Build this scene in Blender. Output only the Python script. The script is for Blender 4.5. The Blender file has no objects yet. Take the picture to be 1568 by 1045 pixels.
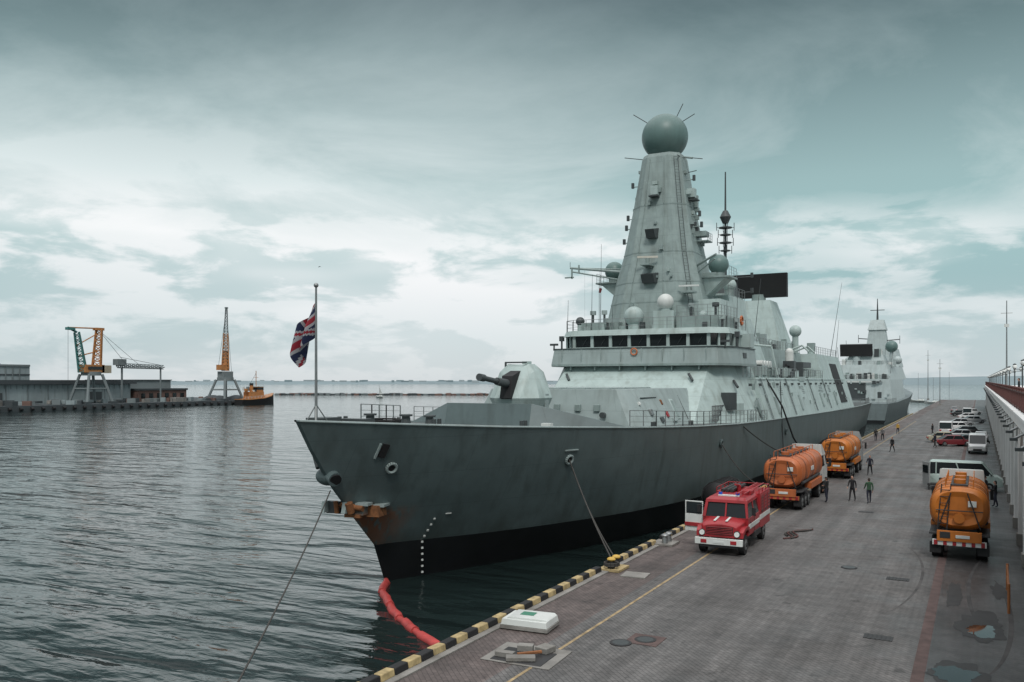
import bpy, bmesh, math, random
from mathutils import Vector, Matrix, noise
rnd=random.Random(7)
D=bpy.data; scene=bpy.context.scene
TH=math.atan2(716,1307)

# ------------------------------------------------------------------ materials
def M(name,col,rough=.6,metal=0,var=.12,vs=.7,streak=0,bump=0,bs=6,stc=(.35,.32,.28),rustfn=False,seam=None):
    m=D.materials.new(name); m.use_nodes=True; nt=m.node_tree; N=nt.nodes; L=nt.links
    p=N['Principled BSDF']; p.inputs['Roughness'].default_value=rough; p.inputs['Metallic'].default_value=metal
    tc=N.new('ShaderNodeTexCoord')
    nz=N.new('ShaderNodeTexNoise'); nz.inputs['Scale'].default_value=vs; nz.inputs['Detail'].default_value=8; nz.inputs['Roughness'].default_value=.6
    L.new(tc.outputs['Object'],nz.inputs['Vector'])
    mr=N.new('ShaderNodeMapRange'); mr.inputs[1].default_value=.3; mr.inputs[2].default_value=.7; mr.inputs[3].default_value=1-var; mr.inputs[4].default_value=1+var
    L.new(nz.outputs['Fac'],mr.inputs[0])
    vm=N.new('ShaderNodeVectorMath'); vm.operation='SCALE'; vm.inputs[0].default_value=col[:3]; L.new(mr.outputs[0],vm.inputs['Scale'])
    out=vm.outputs[0]
    def mp_(src,a,b_,c,d):
        r=N.new('ShaderNodeMapRange'); r.inputs[1].default_value=a; r.inputs[2].default_value=b_; r.inputs[3].default_value=c; r.inputs[4].default_value=d; L.new(src,r.inputs[0]); return r.outputs[0]
    def mul(a,b_,op='MULTIPLY'):
        n=N.new('ShaderNodeMath'); n.operation=op; L.new(a,n.inputs[0]); L.new(b_,n.inputs[1]); return n.outputs[0]
    def mixto(f,c):
        global _
        mx=N.new('ShaderNodeMix'); mx.data_type='RGBA'; L.new(f,mx.inputs[0]); L.new(out,mx.inputs[6]); mx.inputs[7].default_value=(*c,1); return mx.outputs[2]
    if streak>0:
        mp=N.new('ShaderNodeMapping'); mp.inputs['Scale'].default_value=(1.1,1.1,.1); L.new(tc.outputs['Object'],mp.inputs[0])
        n2=N.new('ShaderNodeTexNoise'); n2.inputs['Scale'].default_value=1.3; n2.inputs['Detail'].default_value=7; L.new(mp.outputs[0],n2.inputs['Vector'])
        out=mixto(mp_(n2.outputs['Fac'],.5,.75,0,streak),(col[0]*stc[0]*1.2,col[1]*stc[1]*1.2,col[2]*stc[2]*1.2))
    sx=N.new('ShaderNodeSeparateXYZ'); L.new(tc.outputs['Object'],sx.inputs[0])
    if rustfn:
        ry=mp_(sx.outputs[1],35.7,37.6,1,0); rz=mp_(sx.outputs[2],1.7,2.1,1,0)
        q=N.new('ShaderNodeMapping'); q.inputs['Scale'].default_value=(2.5,2.5,.45); L.new(tc.outputs['Object'],q.inputs[0])
        n4=N.new('ShaderNodeTexNoise'); n4.inputs['Scale'].default_value=1.5; n4.inputs['Detail'].default_value=6; L.new(q.outputs[0],n4.inputs['Vector'])
        out=mixto(mul(mul(ry,rz),mp_(n4.outputs['Fac'],.36,.5,0,.95)),(.19,.075,.032))
        # grime line and salt band above the boot topping
        n5=N.new('ShaderNodeTexNoise'); n5.inputs['Scale'].default_value=.5; n5.inputs['Detail'].default_value=8; L.new(tc.outputs['Object'],n5.inputs['Vector'])
        out=mixto(mul(mp_(sx.outputs[2],-.1,1.6,.8,0),mp_(n5.outputs['Fac'],.4,.6,.1,.9)),(.055,.068,.062))
    if seam:
        br=N.new('ShaderNodeTexBrick'); br.inputs['Scale'].default_value=1; br.inputs['Brick Width'].default_value=seam[0]; br.inputs['Row Height'].default_value=seam[1]; br.inputs['Mortar Size'].default_value=.022; br.inputs['Mortar Smooth'].default_value=.6
        cx=N.new('ShaderNodeCombineXYZ'); L.new(mul(sx.outputs[0],sx.outputs[1],'ADD') if not rustfn else sx.outputs[1],cx.inputs[0]); L.new(sx.outputs[2],cx.inputs[1]); L.new(cx.outputs[0],br.inputs['Vector'])
        out=mixto(mp_(br.outputs['Fac'],0,1,0,seam[2]),(col[0]*.5,col[1]*.5,col[2]*.5))
    L.new(out,p.inputs['Base Color'])
    if bump>0:
        n3=N.new('ShaderNodeTexNoise'); n3.inputs['Scale'].default_value=bs; n3.inputs['Detail'].default_value=4; L.new(tc.outputs['Object'],n3.inputs['Vector'])
        b=N.new('ShaderNodeBump'); b.inputs['Strength'].default_value=bump; b.inputs['Distance'].default_value=.1
        L.new(n3.outputs['Fac'],b.inputs['Height']); L.new(b.outputs[0],p.inputs['Normal'])
    return m

hullM=M('hull_grey_shaded',(.100,.134,.136),.45,var=.14,vs=.4,streak=.45,bump=.35,bs=.6,rustfn=True,seam=(6,1.9,.35))  # ship grey made darker: shade under the flare is put into the colour
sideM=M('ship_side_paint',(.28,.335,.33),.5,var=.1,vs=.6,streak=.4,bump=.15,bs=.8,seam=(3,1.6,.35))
supM=M('superstructure_grey_lit',(.37,.45,.435),.5,var=.11,vs=.9,streak=.5,bump=.15,bs=1.1,seam=(2.6,1.45,.4))  # lighter copy of the ship grey, its stronger light put into the colour
mastM=M('mast_paint',(.24,.30,.29),.5,var=.14,vs=1.1,streak=.5,bump=.15,bs=1.1,seam=(2.2,1.9,.45))
domeM=M('radome_paint',(.11,.18,.17),.45,var=.07,streak=.2)
dgM=M('dark_grey_paint',(.05,.058,.06),.5)
bootM=M('boot_topping_black',(.006,.007,.008),.45,var=.3)
deckM=M('deck_nonslip',(.075,.088,.088),.8,var=.2)
blkM=M('black_rubber',(.012,.012,.013),.7)
whtM=M('white_paint',(.60,.62,.60),.45,var=.1,streak=.2)
rustM=M('rust',(.20,.08,.03),.85,var=.5,vs=2.5)
glsM=M('dark_glass',(.012,.016,.018),.08,var=.05)
redM=M('red_paint',(.31,.018,.024),.38,var=.2,streak=.55)
orgM=M('orange_tank_paint',(.45,.125,.04),.45,var=.2,streak=.65)
org2M=M('amber_tank_paint',(.47,.145,.02),.45,var=.2,streak=.65)
chrM=M('chassis_dark',(.025,.025,.026),.6,var=.3)
metM=M('grey_metal',(.25,.26,.26),.4,metal=.6)
yelM=M('yellow_paint',(.55,.35,.07),.6,var=.2,vs=3)
creM=M('curb_cream_yellow',(.38,.29,.145),.75,var=.4,vs=3)
ropM=M('rope',(.05,.047,.043),.9)
boomM=M('red_boom',(.42,.055,.05),.55,var=.25,vs=1.5,streak=.3)
concM=M('concrete',(.22,.21,.195),.85,var=.3,vs=.8,streak=.5,bump=.3,bs=5)
dcoM=M('quay_wall_concrete',(.06,.06,.056),.85,var=.3,vs=.8,streak=.6,bump=.4,bs=3)
facM=M('white_plaster',(.74,.74,.73),.8,var=.1,vs=.6,streak=.3)
brownM=M('brown_rail_paint',(.085,.028,.024),.6)
brickM=M('reddish_brick',(.095,.062,.057),.85,var=.35,vs=2)
lampM=M('lamp_globe',(.75,.76,.74),.3,var=.02)
skinM=M('skin',(.45,.25,.18),.55,var=.04)
tealM=M('teal_crane_paint',(.05,.17,.16),.6,var=.2)
cranM=M('orange_crane_paint',(.42,.18,.06),.6,var=.2)
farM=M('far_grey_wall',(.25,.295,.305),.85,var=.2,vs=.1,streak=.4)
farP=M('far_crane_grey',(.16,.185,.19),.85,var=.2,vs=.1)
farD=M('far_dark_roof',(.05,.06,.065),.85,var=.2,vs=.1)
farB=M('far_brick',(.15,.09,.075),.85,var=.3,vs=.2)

# ------------------------------------------------------------------ builder
class B:
    def __init__(s): s.v=[];s.f=[];s.m=[];s.sm=[];s.mats=[];s.M=Matrix.Identity(4)
    def mi(s,m):
        if m not in s.mats: s.mats.append(m)
        return s.mats.index(m)
    def add(s,vs,fs,m,smooth=False):
        b=len(s.v); s.v+=[tuple(s.M@Vector(v)) for v in vs]
        k=s.mi(m)
        for f in fs: s.f.append([b+i for i in f]); s.m.append(k); s.sm.append(smooth)
    def poly(s,pts,m): s.add(pts,[list(range(len(pts)))],m)
    def loft(s,rings,m,cap=True,smooth=False):
        n=len(rings[0]); vs=[p for r in rings for p in r]; fs=[]
        for i in range(len(rings)-1):
            for j in range(n):
                k=(j+1)%n; fs.append([i*n+j,i*n+k,(i+1)*n+k,(i+1)*n+j])
        s.add(vs,fs,m,smooth)
        if cap:
            s.poly(list(rings[0])[::-1],m); s.poly(rings[-1],m)
    def slab(s,z0,z1,p0,p1,m):
        s.loft([[(a,b,z0) for a,b in p0],[(a,b,z1) for a,b in (p1 or p0)]],m)
    def box(s,c,sz,m,rz=0,rx=0,ry=0,tx=1,ty=1):
        x,y,z=[q/2 for q in sz]
        R=Matrix.Translation(c)@Matrix.Rotation(rz,4,'Z')@Matrix.Rotation(ry,4,'Y')@Matrix.Rotation(rx,4,'X')
        vs=[R@Vector(q) for q in [(-x,-y,-z),(x,-y,-z),(x,y,-z),(-x,y,-z),(-x*tx,-y*ty,z),(x*tx,-y*ty,z),(x*tx,y*ty,z),(-x*tx,y*ty,z)]]
        s.add(vs,[[3,2,1,0],[4,5,6,7],[0,1,5,4],[1,2,6,5],[2,3,7,6],[3,0,4,7]],m)
    def cyl(s,p,q,r,m,r2=None,n=10,cap=True):
        p=Vector(p);q=Vector(q); r2=r if r2 is None else r2
        d=(q-p).normalized(); u=d.orthogonal().normalized(); w=d.cross(u)
        ra=[p+(u*math.cos(2*math.pi*i/n)+w*math.sin(2*math.pi*i/n))*r for i in range(n)]
        rb=[q+(u*math.cos(2*math.pi*i/n)+w*math.sin(2*math.pi*i/n))*r2 for i in range(n)]
        s.loft([ra,rb],m,cap,True)
    def tube(s,pts,r,m,n=5):
        for a,b in zip(pts[:-1],pts[1:]): s.cyl(a,b,r,m,n=n,cap=False)
    def sph(s,c,r,m,n=20,k=12,sc=(1,1,1),z0=-1):
        rings=[];
        a0=math.asin(max(-1,z0)) 
        for i in range(k+1):
            a=a0+(math.pi/2-a0)*i/k
            rr=max(math.cos(a),.002)
            rings.append([(c[0]+r*sc[0]*rr*math.cos(2*math.pi*j/n),c[1]+r*sc[1]*rr*math.sin(2*math.pi*j/n),c[2]+r*sc[2]*math.sin(a)) for j in range(n)])
        s.loft(rings,m,True,True)
    def rail(s,pts,h,m,r=.025,sp=1.6,wires=3):
        for a,b in zip(pts[:-1],pts[1:]):
            a=Vector(a);b=Vector(b);L=(b-a).length;n=max(1,round(L/sp))
            for i in range(n+1):
                p=a.lerp(b,i/n); s.cyl(p,p+Vector((0,0,h)),r*1.2,m,n=4,cap=False)
            for k in range(wires):
                z=Vector((0,0,h*(k+1)/wires)); s.cyl(a+z,b+z,r*(1 if k==wires-1 else .6),m,n=4,cap=False)
    def ladder(s,p,q,w,m,side=(0,1,0)):
        p=Vector(p);q=Vector(q);sd=Vector(side)*w/2; n=int((q-p).length/.33)
        s.cyl(p-sd,q-sd,.03,m,n=4);s.cyl(p+sd,q+sd,.03,m,n=4)
        for i in range(n+1): c=p.lerp(q,i/n); s.cyl(c-sd,c+sd,.02,m,n=4,cap=False)
    def lattice(s,p,q,w0,w1,n,m,r=.12):
        p=Vector(p);q=Vector(q);d=(q-p).normalized();u=d.orthogonal().normalized();w=d.cross(u)
        def c(t,k):
            ww=(w0+(w1-w0)*t)/2; sg=[(1,1),(1,-1),(-1,-1),(-1,1)][k%4]
            return p.lerp(q,t)+u*ww*sg[0]+w*ww*sg[1]
        for k in range(4): s.cyl(c(0,k),c(1,k),r,m,n=4)
        for i in range(n):
            for k in range(4):
                s.cyl(c(i/n,k),c((i+1)/n,k+1),r*.6,m,n=4); s.cyl(c(i/n,k),c(i/n,k+1),r*.6,m,n=4)
    def mesh(s,name):
        me=D.meshes.new(name); me.from_pydata(s.v,[],s.f)
        for m in s.mats: me.materials.append(m)
        me.polygons.foreach_set('material_index',s.m); me.polygons.foreach_set('use_smooth',s.sm)
        bm=bmesh.new(); bm.from_mesh(me); bmesh.ops.recalc_face_normals(bm,faces=bm.faces); bm.to_mesh(me); bm.free()
        me.update()
        try: me.set_sharp_from_angle(angle=math.radians(40))
        except Exception: pass
        return me
    def obj(s,name,parent=None,bevel=0):
        o=D.objects.new(name,s.mesh(name)); scene.collection.objects.link(o)
        if parent: o.parent=parent
        if bevel:
            b=o.modifiers.new('bevel','BEVEL'); b.width=bevel; b.segments=2; b.limit_method='ANGLE'; b.angle_limit=math.radians(50)
        return o
def empty(name,loc=(0,0,0)):
    o=D.objects.new(name,None); o.location=loc; scene.collection.objects.link(o); return o
def lin(tb,x):
    if x<=tb[0][0]: return tb[0][1]
    for (a,b),(c,d) in zip(tb[:-1],tb[1:]):
        if x<=c: return b+(d-b)*(x-a)/(c-a)
    return tb[-1][1]

# ------------------------------------------------------------------ world / sky
w=D.worlds.new('World'); scene.world=w; w.use_nodes=True
nt=w.node_tree; N=nt.nodes; L=nt.links
bg=N['Background']; bg.inputs['Strength'].default_value=.1
sun_el=math.radians(50); sun_az=math.radians(152)
sky=N.new('ShaderNodeTexSky'); sky.sky_type='NISHITA'; sky.sun_disc=False; sky.sun_elevation=sun_el; sky.sun_rotation=sun_az
tc=N.new('ShaderNodeTexCoord'); sx=N.new('ShaderNodeSeparateXYZ'); L.new(tc.outputs['Generated'],sx.inputs[0])
def math_(op,a,b=None,c=None):
    n=N.new('ShaderNodeMath'); n.operation=op
    for i,q in enumerate((a,b,c)):
        if q is None: continue
        if isinstance(q,(int,float)): n.inputs[i].default_value=q
        else: L.new(q,n.inputs[i])
    return n.outputs[0]
def mrange(src,a,b,c,d,sm=True):
    r=N.new('ShaderNodeMapRange'); r.interpolation_type='SMOOTHSTEP' if sm else 'LINEAR'
    for i,q in enumerate((a,b,c,d)): r.inputs[i+1].default_value=q
    L.new(src,r.inputs[0]); return r.outputs[0]
zz=math_('MAXIMUM',sx.outputs[2],0)
dn=math_('ADD',zz,.10)
px=math_('DIVIDE',sx.outputs[0],dn); py=math_('DIVIDE',sx.outputs[1],dn)
cb=N.new('ShaderNodeCombineXYZ'); L.new(px,cb.inputs[0]); L.new(py,cb.inputs[1]); cb.inputs[2].default_value=5.1
def nse(vec,sc,det,rough,dist=0):
    n=N.new('ShaderNodeTexNoise'); n.inputs['Scale'].default_value=sc; n.inputs['Detail'].default_value=det; n.inputs['Roughness'].default_value=rough; n.inputs['Distortion'].default_value=dist; L.new(vec,n.inputs['Vector']); return n.outputs['Fac']
n1=nse(cb.outputs[0],.9,10,.6,.4)
def mapg(scale,loc):
    mp=N.new('ShaderNodeMapping'); mp.inputs['Scale'].default_value=scale; mp.inputs['Location'].default_value=loc; L.new(tc.outputs['Generated'],mp.inputs[0]); return mp.outputs[0]
n2=nse(mapg((8,8,26),(2.2,.7,.3)),1.0,11,.58,.25)
n3=nse(mapg((2.2,2.2,9),(4.2,1.7,1.3)),1.0,3,.5)
def ramp(stops,inp):
    r=N.new('ShaderNodeValToRGB'); e=r.color_ramp.elements
    while len(e)>1: e.remove(e[-1])
    e[0].position=stops[0][0]; e[0].color=(*stops[0][1],1)
    for p,c in stops[1:]:
        q=e.new(p); q.color=(*c,1)
    L.new(inp,r.inputs[0]); return r.outputs[0]
dark=ramp([(0,(.50,.585,.615)),(.05,(.42,.55,.575)),(.11,(.36,.53,.545)),(.16,(.37,.56,.565)),(.22,(.34,.50,.505)),(.29,(.245,.36,.37)),(.36,(.145,.22,.23)),(.42,(.085,.13,.14)),(.55,(.5,.52,.54)),(.75,(1.35,1.38,1.4))],zz)
brt=ramp([(0,(.66,.71,.73)),(.05,(.70,.77,.79)),(.11,(.83,.87,.88)),(.16,(.93,.955,.955)),(.22,(.68,.78,.78)),(.29,(.46,.57,.575)),(.36,(.28,.37,.38)),(.42,(.175,.235,.25)),(.55,(.7,.74,.76)),(.75,(1.7,1.72,1.73))],zz)
f1=mrange(n1,.36,.66,0,1,False)
f2=mrange(n2,.43,.57,0,1)
f3=mrange(n3,.40,.60,.05,1.0)
f23=math_('ADD',math_('MULTIPLY',f2,.62),math_('MULTIPLY',f3,.5))
wl=mrange(zz,.13,.24,0,1)
fm=N.new('ShaderNodeMix'); fm.data_type='FLOAT'; L.new(wl,fm.inputs[0]); L.new(f23,fm.inputs[2]); L.new(f1,fm.inputs[3])
dp=N.new('ShaderNodeVectorMath'); dp.operation='DOT_PRODUCT'; L.new(tc.outputs['Generated'],dp.inputs[0]); dp.inputs[1].default_value=Vector((-.68,.72,.145)).normalized()
gl=mrange(dp.outputs['Value'],.86,1.0,-.2,.36)
fac=math_('MINIMUM',math_('MAXIMUM',math_('ADD',fm.outputs[0],gl),0),1.2)
mc=N.new('ShaderNodeMix'); mc.data_type='RGBA'; mc.clamp_factor=False; L.new(fac,mc.inputs[0]); L.new(dark,mc.inputs[6]); L.new(brt,mc.inputs[7])
sc=N.new('ShaderNodeVectorMath'); sc.operation='SCALE'; sc.inputs['Scale'].default_value=10; L.new(mc.outputs[2],sc.inputs[0])
mm=N.new('ShaderNodeMix'); mm.data_type='RGBA'; mm.inputs[0].default_value=.95; L.new(sky.outputs[0],mm.inputs[6]); L.new(sc.outputs[0],mm.inputs[7])
L.new(mm.outputs[2],bg.inputs['Color'])

sd=D.lights.new('sun','SUN'); sd.energy=1.5; sd.angle=math.radians(12); sd.color=(1,.97,.92)
so=D.objects.new('sun',sd); scene.collection.objects.link(so)
dirv=Vector((math.sin(sun_az)*math.cos(sun_el),math.cos(sun_az)*math.cos(sun_el),math.sin(sun_el)))
so.rotation_euler=dirv.to_track_quat('Z','Y').to_euler()

# ------------------------------------------------------------------ camera
cd=D.cameras.new('camera'); cam=D.objects.new('camera',cd); scene.collection.objects.link(cam); scene.camera=cam
cd.lens=30.0; cd.sensor_width=36; cd.clip_end=30000; cd.clip_start=.2; cd.shift_y=60.5/1568
cam.location=(0,0,8.6); cam.rotation_euler=(math.radians(90),0,TH)
scene.view_settings.view_transform='Standard'; scene.view_settings.look='None'; scene.view_settings.exposure=0

# ------------------------------------------------------------------ water
wm=D.materials.new('harbor_water'); wm.use_nodes=True; nt=wm.node_tree; N=nt.nodes; L=nt.links
p=N['Principled BSDF']; p.inputs['Base Color'].default_value=(.011,.019,.0185,1); p.inputs['Roughness'].default_value=.06; p.inputs['IOR'].default_value=1.36
tc=N.new('ShaderNodeTexCoord')
def wave(scale,sx_,rot,det,dist=.4):
    mp=N.new('ShaderNodeMapping'); mp.inputs['Rotation'].default_value=(0,0,rot); mp.inputs['Scale'].default_value=(sx_,1,1); L.new(tc.outputs['Object'],mp.inputs[0])
    n=N.new('ShaderNodeTexNoise'); n.inputs['Scale'].default_value=scale; n.inputs['Detail'].default_value=det; n.inputs['Roughness'].default_value=.5; n.inputs['Distortion'].default_value=dist; L.new(mp.outputs[0],n.inputs['Vector']); return n.outputs['Fac']
b1=N.new('ShaderNodeBump'); b1.inputs['Strength'].default_value=1; b1.inputs['Distance'].default_value=.46; L.new(wave(.42,.3,-TH-.10,2.5),b1.inputs['Height'])
b2=N.new('ShaderNodeBump'); b2.inputs['Strength'].default_value=1; b2.inputs['Distance'].default_value=.07; L.new(wave(1.8,.4,-TH+.15,3),b2.inputs['Height']); L.new(b1.outputs[0],b2.inputs['Normal'])
b3=N.new('ShaderNodeBump'); b3.inputs['Strength'].default_value=1; b3.inputs['Distance'].default_value=.5; L.new(wave(.07,.5,-TH,1),b3.inputs['Height']); L.new(b2.outputs[0],b3.inputs['Normal'])
L.new(b3.outputs[0],p.inputs['Normal'])
b=B(); WZ=-2.2
b.poly([(-9000,-600,WZ),(9000,-600,WZ),(9000,11000,WZ),(-9000,11000,WZ)],wm); b.obj('water')

# ------------------------------------------------------------------ quay ground
def paving(name,c1,c2,stain,sc=1.0,wet=0,mort=.6):
    m=D.materials.new(name); m.use_nodes=True; nt=m.node_tree; N=nt.nodes; L=nt.links; p=N['Principled BSDF']
    tc=N.new('ShaderNodeTexCoord')
    mp=N.new('ShaderNodeMapping'); mp.inputs['Rotation'].default_value=(0,0,math.radians(45)); L.new(tc.outputs['Object'],mp.inputs[0])
    br=N.new('ShaderNodeTexBrick'); br.inputs['Scale'].default_value=1; br.inputs['Brick Width'].default_value=.30*sc; br.inputs['Row Height'].default_value=.15*sc; br.inputs['Mortar Size'].default_value=.012; br.inputs['Mortar Smooth'].default_value=.4
    br.inputs['Color1'].default_value=(*c1,1); br.inputs['Color2'].default_value=(*c2,1); br.inputs['Mortar'].default_value=(c1[0]*mort,c1[1]*mort,c1[2]*mort,1)
    L.new(mp.outputs[0],br.inputs['Vector'])
    def ns(s,lo,hi,a,bb,stx=1,sty=1,d=8):
        q=N.new('ShaderNodeMapping'); q.inputs['Scale'].default_value=(stx,sty,1); L.new(tc.outputs['Object'],q.inputs[0])
        n=N.new('ShaderNodeTexNoise'); n.inputs['Scale'].default_value=s; n.inputs['Detail'].default_value=d; n.inputs['Roughness'].default_value=.62; L.new(q.outputs[0],n.inputs['Vector'])
        r=N.new('ShaderNodeMapRange'); r.inputs[1].default_value=lo; r.inputs[2].default_value=hi; r.inputs[3].default_value=a; r.inputs[4].default_value=bb; L.new(n.outputs['Fac'],r.inputs[0]); return r.outputs[0]
    def mul(a,b_):
        n=N.new('ShaderNodeMath'); n.operation='MULTIPLY'; L.new(a,n.inputs[0]); L.new(b_,n.inputs[1]); return n.outputs[0]
    f=mul(mul(ns(.25,.3,.7,1-stain,1+stain),ns(3.5,.35,.7,.78,1.2)),mul(ns(1.2,.35,.65,.72,1.22,1,.06),ns(1.1,.60,.68,1,.5)))
    # crosswise ribs left by the paving courses
    wv=N.new('ShaderNodeTexWave'); wv.wave_type='BANDS'; wv.bands_direction='Y'; wv.inputs['Scale'].default_value=.32; wv.inputs['Distortion'].default_value=.6; wv.inputs['Detail'].default_value=2; L.new(tc.outputs['Object'],wv.inputs['Vector'])
    rr_=N.new('ShaderNodeMapRange'); rr_.inputs[3].default_value=.94; rr_.inputs[4].default_value=1.05; L.new(wv.outputs['Fac'],rr_.inputs[0]); f=mul(f,rr_.outputs[0])
    v=N.new('ShaderNodeVectorMath'); v.operation='SCALE'; L.new(br.outputs['Color'],v.inputs[0]); L.new(f,v.inputs['Scale'])
    L.new(v.outputs[0],p.inputs['Base Color'])
    L.new(ns(.35,.4,.6,.5-.15*wet,.8-.3*wet),p.inputs['Roughness'])
    bu=N.new('ShaderNodeBump'); bu.inputs['Strength'].default_value=.5; bu.inputs['Distance'].default_value=.01; bu.invert=True; L.new(br.outputs['Fac'],bu.inputs['Height']); L.new(bu.outputs[0],p.inputs['Normal'])
    return m
paveM=paving('grey_block_paving',(.102,.097,.094),(.120,.113,.110),.24,mort=.5)
pavR=paving('reddish_block_paving',(.094,.074,.069),(.116,.092,.086),.35)
pavW=paving('worn_wet_asphalt',(.060,.058,.058),(.070,.067,.066),.5,wet=1,mort=.85)
QX=-15.2
b=B()
b.slab(-8,0,[(QX,-60),(700,-60),(700,430),(QX,430)],None,dcoM); b.obj('quay_wall')
g=empty('pavement')
b=B(); b.poly([(QX+.02,-60,.004),(-12.4,-60,.004),(-12.4,430,.004),(QX+.02,430,.004)],pavR); b.obj('quay_edge_paving',g)
b=B(); b.poly([(-12.4,-60,.004),(-1.75,-60,.004),(-1.75,430,.004),(-12.4,430,.004)],paveM); b.obj('main_paving',g)
b=B(); b.poly([(-1.4,-60,.004),(60,-60,.004),(60,430,.004),(-1.4,430,.004)],pavW); b.obj('side_asphalt',g)
b=B(); b.poly([(-1.75,-60,.006),(-1.4,-60,.006),(-1.4,430,.006),(-1.75,430,.006)],brickM); b.obj('brick_strip',g)
b=B(); b.poly([(-11.83,-60,.010),(-11.72,-60,.010),(-11.72,200,.010),(-11.83,200,.010)],M('worn_yellow_line',(.30,.22,.12),.7,var=.5,vs=2.2)); b.obj('yellow_line_marking',g)
b=B(); b.box((QX+.32,100,.02),(.62,320,.06),concM); b.obj('concrete_coping',g)
tyreM=M('tyre_marks',(.058,.054,.053),.75,var=.5,vs=1.2)
b=B()
def strip(pts,wd,z=.008):
    pr=[]
    P=[Vector((x,y,0)) for x,y in pts]
    for i,q in enumerate(P):
        d=(P[min(i+1,len(P)-1)]-P[max(i-1,0)]).normalized(); n_=Vector((-d.y,d.x,0))*wd/2*(.3+.7*math.sin(math.pi*i/(len(P)-1))); pr.append((q+n_,q-n_))
    for (a,c),(e,f) in zip(pr[:-1],pr[1:]):
        b.add([(a.x,a.y,z),(c.x,c.y,z),(f.x,f.y,z),(e.x,e.y,z)],[[0,1,2,3]],tyreM)
def arc(cx,cy,r,a0,a1,n=24,ry=None): return [(cx+r*math.cos(math.radians(a0+(a1-a0)*i/n)),cy+(ry or r)*math.sin(math.radians(a0+(a1-a0)*i/n))) for i in range(n+1)]
strip(arc(-4.6,41,2.4,-45,55,ry=9),.12); strip(arc(1.2,40,1.6,120,240,ry=9),.16); strip(arc(-.2,36,1.2,-70,50,ry=8),.16)
b.obj('tyre_marks',g)
b=B()
def manhole(x,y,sq):
    if sq: b.box((x,y,.012),(1.1,1.1,.02),brickM); 
    b.cyl((x,y,.015),(x,y,.032),.36,chrM,n=24); b.cyl((x,y,.03),(x,y,.036),.27,dgM,n=20)
manhole(-9.7,26.9,True); manhole(-5.25,41.8,False); manhole(-10.3,26.2,False)
for x,y in ((-2.97,30.9),(-3.1,40.4),(-6.5,60)):
    b.box((x,y,.012),(.9,.55,.02),chrM)
    for k in range(6): b.box((x-.35+.14*k,y,.026),(.05,.5,.012),chrM)
b.obj('manhole_cover')
pudM=M('puddle_water',(.02,.022,.024),.03,var=.05)
dampM=M('damp_patch',(.026,.026,.026),.6,var=.35,vs=2)
def blob(b,x,y,rx,ry,m,z,seed):
    pts=[]
    for i in range(60):
        a=2*math.pi*i/60; k=1+.5*noise.noise(Vector((math.cos(a)*1.6+seed,math.sin(a)*1.6,seed)))+.2*noise.noise(Vector((math.cos(a)*5,math.sin(a)*5+seed,0)))
        pts.append((x+rx*k*math.cos(a),y+ry*k*math.sin(a),z))
    b.poly(pts,m)
b=B()
blob(b,.05,34.0,.75,1.9,dampM,.012,1); blob(b,.1,33.4,.5,.75,pudM,.016,4); blob(b,-.6,28.0,.6,.9,pudM,.016,3); blob(b,-.6,28.0,.8,1.2,dampM,.012,5)
blob(b,-.9,38.5,.3,2.2,dampM,.012,12); blob(b,.7,40,.3,1.5,dampM,.012,14)
b.obj('puddle')

b=B(); y=8.0;k=0
while y<240:
    if not(35.2<y<37.4 or 42.5<y<43.6):
        b.box((QX+.2,y+.34,.15),(.34,.64,.22),creM if k%2 else blkM,rz=rnd.uniform(-.03,.03),tx=.82)
    y+=.67;k+=1
b.obj('striped_kerb',bevel=.03)

def bollard(x,y,col):
    b=B(); b.box((x,y,.07),(1.0,1.3,.1),creM if col is yelM else concM); 
    for dy in (-.3,.3):
        b.cyl((x,y+dy,.1),(x,y+dy,.5),.17,blkM if col is yelM else col,r2=.13,n=14); b.sph((x,y+dy,.52),.2,col,n=14,k=6,sc=(1,1,.5))
    b.obj('mooring_bollard')
bollard(-14.6,36.3,yelM); bollard(-14.4,43.2,metM); bollard(-14.4,12.3,chrM); bollard(-14.3,66,yelM); bollard(-14.3,92,chrM)
b=B(); b.box((-13.3,35.6,.03),(1.1,1.0,.05),concM,rz=.1)
for k in range(3): b.tube([(-14.6+.32*math.cos(a*.5),36+.32*math.sin(a*.5),.25+.06*k) for a in range(14)],.035,ropM)
b.obj('rope_coil')
b=B(); b.box((-13.75,26.4,.1),(1.75,1.25,.12),concM,rz=.1)
b.box((-13.75,26.4,.27),(1.7,1.2,.2),whtM,rz=.1,tx=.95,ty=.95); b.box((-13.7,26.45,.4),(1.5,1.0,.06),whtM,rz=.13,tx=.9)
b.box((-13.85,26.5,.437),(.5,.42,.012),M('green_label',(.05,.2,.13),.6),rz=.13)
b.obj('wrapped_pallet',bevel=.05)
b=B(); b.box((-12.4,23.6,.02),(2.3,1.9,.03),concM,rz=.05); b.box((-12.4,23.4,.04),(1.7,1.3,.03),chrM,rz=.05)
b.box((-12.6,23.9,.15),(.5,.3,.2),concM,rz=.3); b.box((-12.0,24.1,.14),(.45,.5,.18),concM,rz=-.2); b.box((-12.9,23.1,.13),(.6,.25,.16),concM,rz=.1); b.box((-12.2,23.4,.18),(.8,.1,.08),rustM,rz=.8); b.box((-12.3,23.0,.12),(.9,.35,.12),concM,rz=.5)
b.obj('utility_hatch',bevel=.02)
b=B()
for yy in range(14,240,8): b.cyl((QX-.25,yy,-.9),(QX-.25,yy+1.8,-.9),.3,blkM,n=12)
b.obj('quay_fender')
b=B()
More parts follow.
